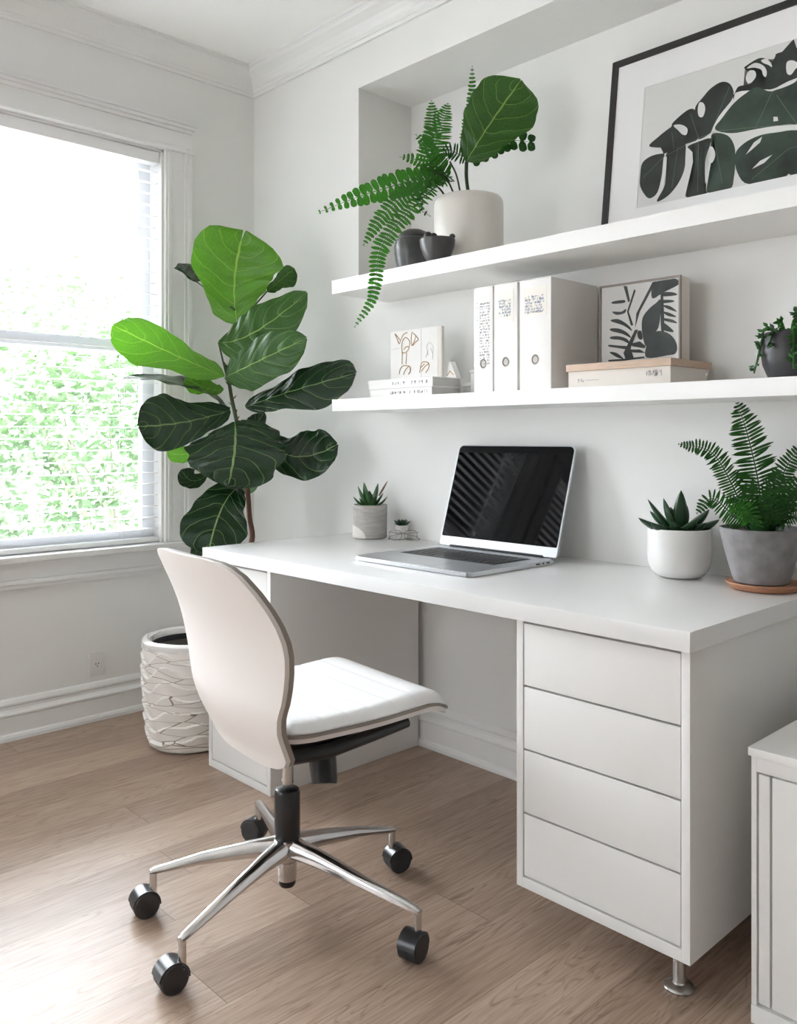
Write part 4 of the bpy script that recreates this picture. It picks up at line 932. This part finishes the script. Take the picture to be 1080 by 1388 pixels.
cx, cy = 1.150, -.125
t = thing('lidded_jar', 'round charcoal jar with domed lid on the upper shelf left of the bowl', 'jar', (cx, cy, SZ))
lathe('body', [(0, SZ+.001), (.048, SZ+.001), (.053, SZ+.004), (.062, SZ+.04), (.068, SZ+.075), (.069, SZ+.098), (.065, SZ+.122), (.056, SZ+.128), (0, SZ+.128)], cx, cy, M['charc'], t, 44)
lathe('lid', [(0, SZ+.1285), (.054, SZ+.1285), (.056, SZ+.134), (.048, SZ+.148), (.028, SZ+.158), (0, SZ+.161)], cx, cy, M['blackc'], t, 44)
cx, cy = 1.345, -.2135
t = thing('shallow_bowl', 'small dark grey bowl on the upper shelf in front of the cream pot', 'bowl', (cx, cy, SZ))
lathe('body', [(0, SZ+.001), (.026, SZ+.001), (.030, SZ+.004), (.046, SZ+.030), (.056, SZ+.058), (.058, SZ+.078), (.0565, SZ+.080), (.053, SZ+.078), (.050, SZ+.060), (.038, SZ+.030), (.022, SZ+.012), (0, SZ+.010)], cx, cy, M['charc'], t, 44)
t2 = t
for dr, df, rr in ((-.030, .0, .014), (-.012, .008, .013), (.048, -.004, .010)):
    q = rd(dr, df); zz = SZ+.080
    lathe('rim_knob', [(rr*math.sin(PI*k/10), zz+rr*.9-rr*.9*math.cos(PI*k/10)) for k in range(11)], cx+q[0], cy+q[1], M['blackc'], t2, 18)
# big framed monstera print leaning on the recess
LEAN = -math.atan(.125)
t = thing('framed_print', 'large black-framed monstera leaf print with wide white mat, leaning on the upper shelf', 'picture', (1.70, .195, SZ+.0005), (LEAN, 0, 0))
FW, FH = 1.02, .680
bm = bmesh.new(); fw = .023
for a in ((0, FW, 0, fw), (0, FW, FH-fw, FH), (0, fw, fw, FH-fw), (FW-fw, FW, fw, FH-fw)): add_box(bm, a[0], a[1], -.026, .004, a[2], a[3], .0012)
obj('frame', bm, M['frame'], t, smooth=True)
obj('backing', add_box(bmesh.new(), fw, FW-fw, -.008, .002, fw, FH-fw), M['gap'], t)
bm = bmesh.new(); ax0, ax1, az0, az1 = .124, FW-.124, .160, .558
for a in ((fw, FW-fw, fw, az0), (fw, FW-fw, az1, FH-fw), (fw, ax0, az0, az1), (ax1, FW-fw, az0, az1)): add_box(bm, a[0], a[1], -.0215, -.019, a[2], a[3])
obj('mat_board', bm, M['mat'], t)
pr_ = obj('print', add_box(bmesh.new(), ax0-.002, ax1+.002, -.0195, -.0185, az0-.002, az1+.002), M['print'], t)
PL = lambda a, b, d: (a, d, b)
def clampart(P, sm=True):
    if sm and len(P) > 5: P = smooth_closed(P)
    return [(min(max(a, ax0), ax1), min(max(b, az0), az1)) for a, b in P]
bm = bmesh.new(); bm2 = bmesh.new()
for i, k in enumerate(('l9', 'l1', 'l2', 'l3', 'l5', 'l6')): add_poly(bm, clampart(MONSTERA_SHAPES[k]), -.0196-.00004*i, -.0195, PL)
for i, k in enumerate(('l4', 'l7', 'l8')): add_poly(bm2, clampart(MONSTERA_SHAPES[k]), -.0199-.00004*i, -.0198, PL)
for i, k in enumerate(('h1', 'h2', 'h3', 'h4', 'h5', 'h6', 'h7', 'h8', 'h9', 'ha', 'hb')): bm3 = bmesh.new(); add_poly(bm3, clampart(MONSTERA_SHAPES[k]), -.02015, -.0201, PL); obj('leaf_gap', bm3, M['print'], pr_)
obj('dark_leaf_shape', bm, M['ink'], pr_); obj('green_leaf_shape', bm2, M['ink2'], pr_)
bm = bmesh.new()
for l in MONSTERA_VEINS: add_ribbon(bm, clampart(l, False), .0010, -.02025, -.0202, PL)
obj('leaf_vein', bm, M['inkv'], pr_)

# ================================================================ lower shelf
LZ = 1.2478
def glyphs(bm, x0, x1, z0, z1, y, rows, seed, hgt=.6, thick=.0005, fill=.75):
    rnd = random.Random(seed); rh = (z1-z0)/rows
    for r in range(rows):
        x = x0+rnd.uniform(0, .002)
        while x < x1:
            w = rnd.uniform(.0015, .0035); zc = z0+(r+.5)*rh
            if rnd.random() < fill:
                h2 = rh*hgt*rnd.uniform(.35, .6)
                if rnd.random() < .5: add_box(bm, x, x+w*.35, y-thick, y, zc-h2, zc+h2)
                add_box(bm, x, min(x+w, x1), y-thick, y, zc-h2*rnd.choice((1, -.6, .1)), zc-h2*rnd.choice((1, -.6, .1))+rh*.12)
            x += w+rnd.uniform(.0008, .002)
def ring_hole(cx, z, y, parent, m):
    m = M['bgrey']
    bm = bmesh.new(); n = 28
    P_ = [(.0115, 0), (.0125, -.0012), (.0110, -.002), (.0085, -.0012), (.008, 0)]
    rings = [[bm.verts.new((cx+r*math.cos(2*PI*k/n), y+d, z+r*1.15*math.sin(2*PI*k/n))) for k in range(n)] for r, d in P_]
    for A, B in zip(rings, rings[1:]):
        for k in range(n): bm.faces.new((A[k], A[(k+1) % n], B[(k+1) % n], B[k]))
    o = obj('finger_ring', bm, M['taupe'], parent, smooth=True)
    bm = bmesh.new(); add_poly(bm, [(cx+.008*math.cos(2*PI*k/n), z+.0092*math.sin(2*PI*k/n)) for k in range(n)], -.0004, .0, lambda a, b, d: (a, y+d, b)); obj('finger_hole', bm, m, parent)
def binder(x0, x1, label, kind):
    y0, y1, z0, z1 = -.242, -.008, LZ, 1.5655
    t = thing('ring_binder', label, 'binder', ((x0+x1)/2, (y0+y1)/2, z0), group='white ring binders on the lower shelf')
    bw = .0025
    bm = bmesh.new(); add_box(bm, x0, x1, y0, y0+.0025, z0, z1, .001, 2); add_box(bm, x0, x0+bw, y0+.0027, y1, z0, z1, .0006); obj('spine', bm, M['binder'], t, smooth=True)
    box('cover', x1-bw-.0002, x1, y0+.0027, y1, z0, z1, M['binder'], t, bevel=.0006)
    box('paper_stack', x0+bw+.002, x1-bw-.003, y0+.012, y1-.006, z0+.008, z1-.008, M['page'], t, bevel=0)
    xc = (x0+x1)/2; ring_hole(xc, z0+.087, y0, t, M['hole'])
    if kind == 0:
        bm = bmesh.new(); glyphs(bm, x0+.010, x0+.014, z1-.10, z1-.035, y0-.0001, 9, 3); glyphs(bm, x0+.022, x1-.012, z1-.235, z1-.045, y0-.0001, 22, 4); obj('spine_writing', bm, M['txt'], t)
    else:
        lb = box('spine_label', x0+.012, x1-.014, y0-.0005, y0, z1-.112 if kind == 1 else z1-.105, z1-.018 if kind == 1 else z1-.022, M['label'], t, bevel=0)
        bm = bmesh.new(); glyphs(bm, x0+.018, x1-.024, z1-.098, z1-.045, y0-.0006, 6, 10+kind, .8, fill=.9); obj('label_writing', bm, M['txtb'], lb)
    return t
binder(1.527, 1.600, 'white binder with a column of grey writing, leftmost of the three', 0)
binder(1.606, 1.693, 'white binder with a cream label, middle one of the three', 1)
binder(1.702, 1.812, 'widest white binder with a pale label, beside the small leaf print', 2)
# two flat books, left
def book(x0, x1, y0, y1, z0, z1, label, name, seed, spine=M['paper'], wr=True, rng=None):
    t = thing(name, label, 'book', ((x0+x1)/2, (y0+y1)/2, z0)); c = .0022
    bm = bmesh.new(); add_box(bm, x0, x1, y0, y1, z0, z0+c, .0006); add_box(bm, x0, x1, y0, y1, z1-c, z1, .0006); add_box(bm, x0, x1, y0, y0+c, z0+c, z1-c, 0); obj('cover', bm, spine, t, smooth=True)
    box('pages', x0+.004, x1-.004, y0+c+.0002, y1-.005, z0+c+.0001, z1-c-.0001, M['page'], t, bevel=0)
    if wr:
        bm = bmesh.new()
        for a, b in (rng or ((.35, .6), (.66, .93))): glyphs(bm, x0+(x1-x0)*a, x0+(x1-x0)*b, z0+(z1-z0)*.32, z0+(z1-z0)*.72, y0-.0001, 1, seed, .8, fill=.55); seed += 1
        obj('spine_writing', bm, M['txt'], t)
    return t
book(1.030, 1.328, -.222, -.075, LZ, LZ+.0295, 'white book lying flat, lower of the two on the left of the lower shelf', 'flat_book', 31)
book(1.024, 1.333, -.224, -.080, LZ+.030, LZ+.062, 'white book lying flat on top of the other white book', 'flat_book', 35)
z0 = LZ+.0625
# line-art card standing on the books
t = thing('line_art_card', 'white card with gold line drawing standing on the two flat books', 'picture', (1.15, -.118, z0))
box('card', 1.032, 1.262, -.124, -.116, z0, 1.487, M['paper'], t, bevel=.0005)
box('card_edge', 1.2625, 1.280, -.124, -.112, z0, 1.487, M['canvas'], t, bevel=.001)
P8 = lambda a, b, d: (a, -.1245+d, max(b, z0+.001))
bm = bmesh.new()
for i, l in enumerate(GOLD_LINES):
    if i >= len(GOLD_LINES)-1: continue
    c = catmull([(a, 0, b) for a, b in l], 5); add_ribbon(bm, [(p.x, p.z) for p in c], .0032, -.0006, 0, P8)
obj('gold_drawing', bm, M['gold'], t)
bm = bmesh.new()
for l in GREY_LINES:
    c = catmull([(a, 0, b) for a, b in l], 5); add_ribbon(bm, [(p.x, p.z) for p in c], .0015, -.0006, 0, P8)
add_ribbon(bm, [(1.185, z0+.002), (1.185, 1.485)], .001, -.0004, 0, P8); add_ribbon(bm, [(1.035, 1.425), (1.075, 1.427)], .0012, -.0004, 0, P8)
obj('grey_drawing', bm, M['gline'], t)
# little tent card
t = thing('tent_card', 'small folded white card with a gold arch at the right end of the books', 'card', (1.305, -.10, z0))
bm = bmesh.new(); prism(bm, [(1.283, z0), (1.3345, z0), (1.306, z0+.056), (1.302, z0+.056)], 'y', -.110, -.085); obj('card', bm, M['paper'], t)
bm = bmesh.new(); add_ribbon(bm, [(1.292, z0+.008), (1.306, z0+.024), (1.322, z0+.010)], .003, -.0006, 0, lambda a, b, d: (a, -.1102+d, b)); obj('gold_arch', bm, M['gold'], t)
# small stacked boxes and the grey lidded box behind the binders
t = thing('small_box', 'small grey box behind the flat books, left of the grey lidded box', 'box', (1.375, -.06, LZ))
box('body', 1.342, 1.405, -.085, -.020, LZ, LZ+.035, M['greybox'], t); box('lid', 1.339, 1.408, -.088, -.017, LZ+.0352, LZ+.047, M['paper'], t)
t = thing('lidded_box', 'grey box with a peaked lid half hidden behind the leftmost binder', 'box', (1.467, -.08, LZ))
box('body', 1.415, 1.522, -.130, -.020, LZ, LZ+.072, M['greybox'], t)
box('lid', 1.411, 1.5245, -.134, -.016, LZ+.0722, LZ+.085, M['greybox'], t, bevel=.003)
bm = bmesh.new(); A = [(1.420, -.125), (1.518, -.125), (1.518, -.025), (1.420, -.025)]; B = [(1.470, -.085), (1.515, -.085), (1.515, -.065), (1.470, -.065)]
va = [bm.verts.new((a, b, LZ+.0853)) for a, b in A]; vb = [bm.verts.new((a, b, LZ+.205)) for a, b in B]
for k in range(4): bm.faces.new((va[k], va[(k+1) % 4], vb[(k+1) % 4], vb[k]))
bm.faces.new(va); bm.faces.new(vb); obj('lid_peak', bm, M['greybox'], t)
# wood-topped box
t = thing('storage_box', 'flat grey box with pale wooden lid on the lower shelf under the leaf print', 'box', (2.02, -.14, LZ))
box('body', 1.868, 2.174, -.238, -.030, LZ, 1.2925, M['canvas'], t, bevel=.0008)
box('lid', 1.863, 2.178, -.243, -.025, 1.2927, 1.312, M['oak'], t, bevel=.0012, label='pale wooden lid')
bm = bmesh.new(); glyphs(bm, 1.900, 1.925, 1.262, 1.272, -.2381, 1, 51, .9, fill=.9); glyphs(bm, 2.105, 2.150, 1.268, 1.285, -.2381, 1, 52, .9, fill=.9)
add_box(bm, 1.927, 1.965, -.2385, -.2381, 1.2665, 1.2675)
obj('box_writing', bm, M['txt'], t)
z0 = 1.3125
t = thing('small_leaf_print', 'small square print of dark leaves standing on the wood-lidded box', 'picture', (1.88, -.08, z0))
W_, H_ = .250, .232
box('canvas_block', 1.881, 2.129, -.097, -.052, z0, z0+H_-.001, M['canvas'], t, bevel=.001, label='cream canvas sides')
pn = box('print', 1.884, 2.126, -.1005, -.0975, z0+.003, z0+H_-.004, M['print'], t, bevel=0)
bm = bmesh.new(); e = .0055
for a in ((1.88, 1.88+W_, z0, z0+e), (1.88, 1.88+W_, z0+H_-e, z0+H_), (1.88, 1.88+e, z0+e, z0+H_-e), (1.88+W_-e, 1.88+W_, z0+e, z0+H_-e)): add_box(bm, a[0], a[1], -.105, -.0972, a[2], a[3], .0008)
obj('frame', bm, M['taupe'], t, smooth=True, label='thin brown frame')
bm = bmesh.new()
for i, k in enumerate(sorted(SMALL_PRINT_SHAPES)):
    P_ = [(min(max(a, .007), W_-.007), min(max(b, .007), H_-.008)) for a, b in (SMALL_PRINT_SHAPES[k] if k in 'aijvxwz' else smooth_closed(SMALL_PRINT_SHAPES[k]))]
    add_poly(bm, P_, -.0004-.00002*i, 0, lambda a, b, d: (1.88+a, -.1007+d, z0+b))
obj('leaf_drawing', bm, M['sinkd'], pn)
# trailing plant at the right end
cx, cy = 2.432, -.150
t = thing('trailing_succulent', 'dark round pot with trailing green stems at the right end of the lower shelf', 'potted plant', (cx, cy, LZ))
lathe('pot', [(0, LZ+.001), (.038, LZ+.001), (.048, LZ+.006), (.060, LZ+.035), (.065, LZ+.068), (.063, LZ+.095), (.055, LZ+.112), (.051, LZ+.111), (.048, LZ+.095), (0, LZ+.09)], cx, cy, M['blackc'], t, 40)
lathe('soil', [(0, LZ+.088), (.044, LZ+.088), (0, LZ+.097)], cx, cy, M['soil'], t, 20)
rnd = random.Random(3)
def trail(pts, n, seed, ll=.019):
    rn = random.Random(seed); P_ = catmull(pts, 6); bm = bmesh.new(); add_tube(bm, P_, .0045, 6, .002)
    for k in range(n):
        p = P_[int((k+.5)/n*(len(P_)-1))]; d = Vector((rn.uniform(-1, 1), rn.uniform(-1, .1), rn.uniform(-.6, .8))).normalized()
        q = p+d*ll; s_ = d.orthogonal().normalized()*ll*.28; u_ = d.cross(s_)
        vs = [bm.verts.new(v) for v in (p, (p+q)/2+s_, q, (p+q)/2-s_, (p+q)/2+u_*.6, (p+q)/2-u_*.6)]
        for f in ((0, 1, 4), (1, 2, 4), (2, 3, 4), (3, 0, 4), (0, 5, 1), (1, 5, 2), (2, 5, 3), (3, 5, 0)): bm.faces.new([vs[i] for i in f])
    obj('trailing_stem', bm, M['fernb'] if seed % 3 else M['succ'], t, smooth=True)
top = LZ+.100
for i, (r, f_, z1_, z2_, fin) in enumerate(((-.055, -.03, .115, .085, .07), (-.02, -.06, .125, .07, .02), (-.005, -.062, .125, .06, .006), (-.068, 0, .10, .05, .015), (.03, -.06, .12, .08, .04), (-.045, .02, .125, .12, .10), (.0, -.03, .14, .15, .155), (-.03, -.02, .13, .135, .12))):
    a = rd(r*.4, f_*.4); b = rd(r*.9, f_*.9); c = rd(r*1.12, f_*1.12); d = rd(r*1.25, f_*1.2)
    trail([(cx+a[0], cy+a[1], top-.006), (cx+b[0], cy+b[1], LZ+z1_), (cx+c[0], cy+c[1], LZ+z2_), (cx+d[0], cy+d[1], LZ+fin)], 16, i)

# outlet
t = thing('wall_outlet', 'small white wall outlet above the baseboard left of the basket', 'outlet', (0, -.746, .217))
box('face_plate', .0005, .006, -.777, -.716, .172, .262, M['plate'], t, bevel=.002, label='off-white plate')
bm = bmesh.new(); n = 24
vs = [[bm.verts.new((x_, -.746+.011*math.cos(2*PI*k/n), .217+.011*math.sin(2*PI*k/n))) for k in range(n)] for x_ in (.006, .0085)]
for k in range(n): bm.faces.new((vs[0][k], vs[0][(k+1) % n], vs[1][(k+1) % n], vs[1][k]))
bm.faces.new(vs[1]); obj('socket', bm, M['plate'], t, smooth=True)
bm = bmesh.new()
for dy, dz in ((-.006, .003), (.005, .004), (0, -.006)): add_box(bm, .0086, .0092, -.746+dy-.0016, -.746+dy+.0016, .217+dz-.0028, .217+dz+.0028)
obj('slot', bm, M['hole'], t)

# ================================================================ light
W = bpy.data.worlds.new('World'); bpy.context.scene.world = W; W.use_nodes = True
nt = W.node_tree; bg = nt.nodes['Background']
tc = nt.nodes.new('ShaderNodeTexCoord'); sp_ = nt.nodes.new('ShaderNodeSeparateXYZ'); nt.links.new(tc.outputs['Generated'], sp_.inputs[0])
rp = nt.nodes.new('ShaderNodeValToRGB'); rp.color_ramp.elements[0].color = (.72, .74, .76, 1); rp.color_ramp.elements[0].position = .0
rp.color_ramp.elements[1].color = (.86, .93, 1.0, 1); rp.color_ramp.elements[1].position = .6
nt.links.new(sp_.outputs[2], rp.inputs[0]); nt.links.new(rp.outputs[0], bg.inputs[0]); 
dp = nt.nodes.new('ShaderNodeVectorMath'); dp.operation = 'DOT_PRODUCT'; nt.links.new(tc.outputs['Generated'], dp.inputs[0]); dp.inputs[1].default_value = Vector((-.80, .12, .58)).normalized()
k1 = mth(nt, 'POWER', mth(nt, 'MAXIMUM', dp.outputs['Value'], 0.), 5.); nt.links.new(mth(nt, 'ADD', mth(nt, 'MULTIPLY', k1, 8.5), 1.75), bg.inputs[1])
sun = bpy.data.lights.new('sun', 'SUN'); sun.energy = 5; sun.angle = math.radians(1.5); sun.color = (1, .97, .92)
so = bpy.data.objects.new('sun', sun); C.objects.link(so); so.rotation_euler = Vector((.55, -.35, .85)).to_track_quat('Z', 'Y').to_euler()
def portal(loc, rot, sx, sy):
    l = bpy.data.lights.new('daylight_portal', 'AREA'); l.shape = 'RECTANGLE'; l.size = sx; l.size_y = sy; l.cycles.is_portal = True
    o = bpy.data.objects.new('daylight_portal', l); C.objects.link(o); o.location = loc; o.rotation_euler = rot
portal((-.17, (WY0+WY1)/2, (WZ0+WZ1)/2), (0, -PI/2, 0), WZ1-WZ0, WY1-WY0)
portal((-.17, (VY0+VY1)/2, (VZ0+WZ1)/2), (0, -PI/2, 0), WZ1-VZ0, VY1-VY0)
for a, b in BO: portal(((a+b)/2, YB-.17, 1.425), (PI/2, 0, 0), b-a, 1.85)

# ================================================================ camera
cam = bpy.data.cameras.new('camera'); co = bpy.data.objects.new('camera', cam); C.objects.link(co)
co.location = (3.2621, -2.2409, 1.11); co.rotation_euler = (PI/2, 0, math.radians(46.673))
cam.sensor_fit = 'HORIZONTAL'; cam.sensor_width = 36; cam.lens = 1166.93/1080*36; cam.shift_x = (540-525.8)/1080; cam.shift_y = -(694-593.58)/1080
cam.clip_start = .02; sc = bpy.context.scene; sc.camera = co
sc.view_settings.view_transform = 'Standard'; sc.view_settings.look = 'None'; sc.view_settings.gamma = 1; sc.view_settings.use_curve_mapping = False
sc.view_settings.exposure = 2.45
sc.cycles.max_bounces = 14; sc.cycles.diffuse_bounces = 9; sc.cycles.glossy_bounces = 5; sc.cycles.transparent_max_bounces = 16; sc.cycles.sample_clamp_indirect = 6
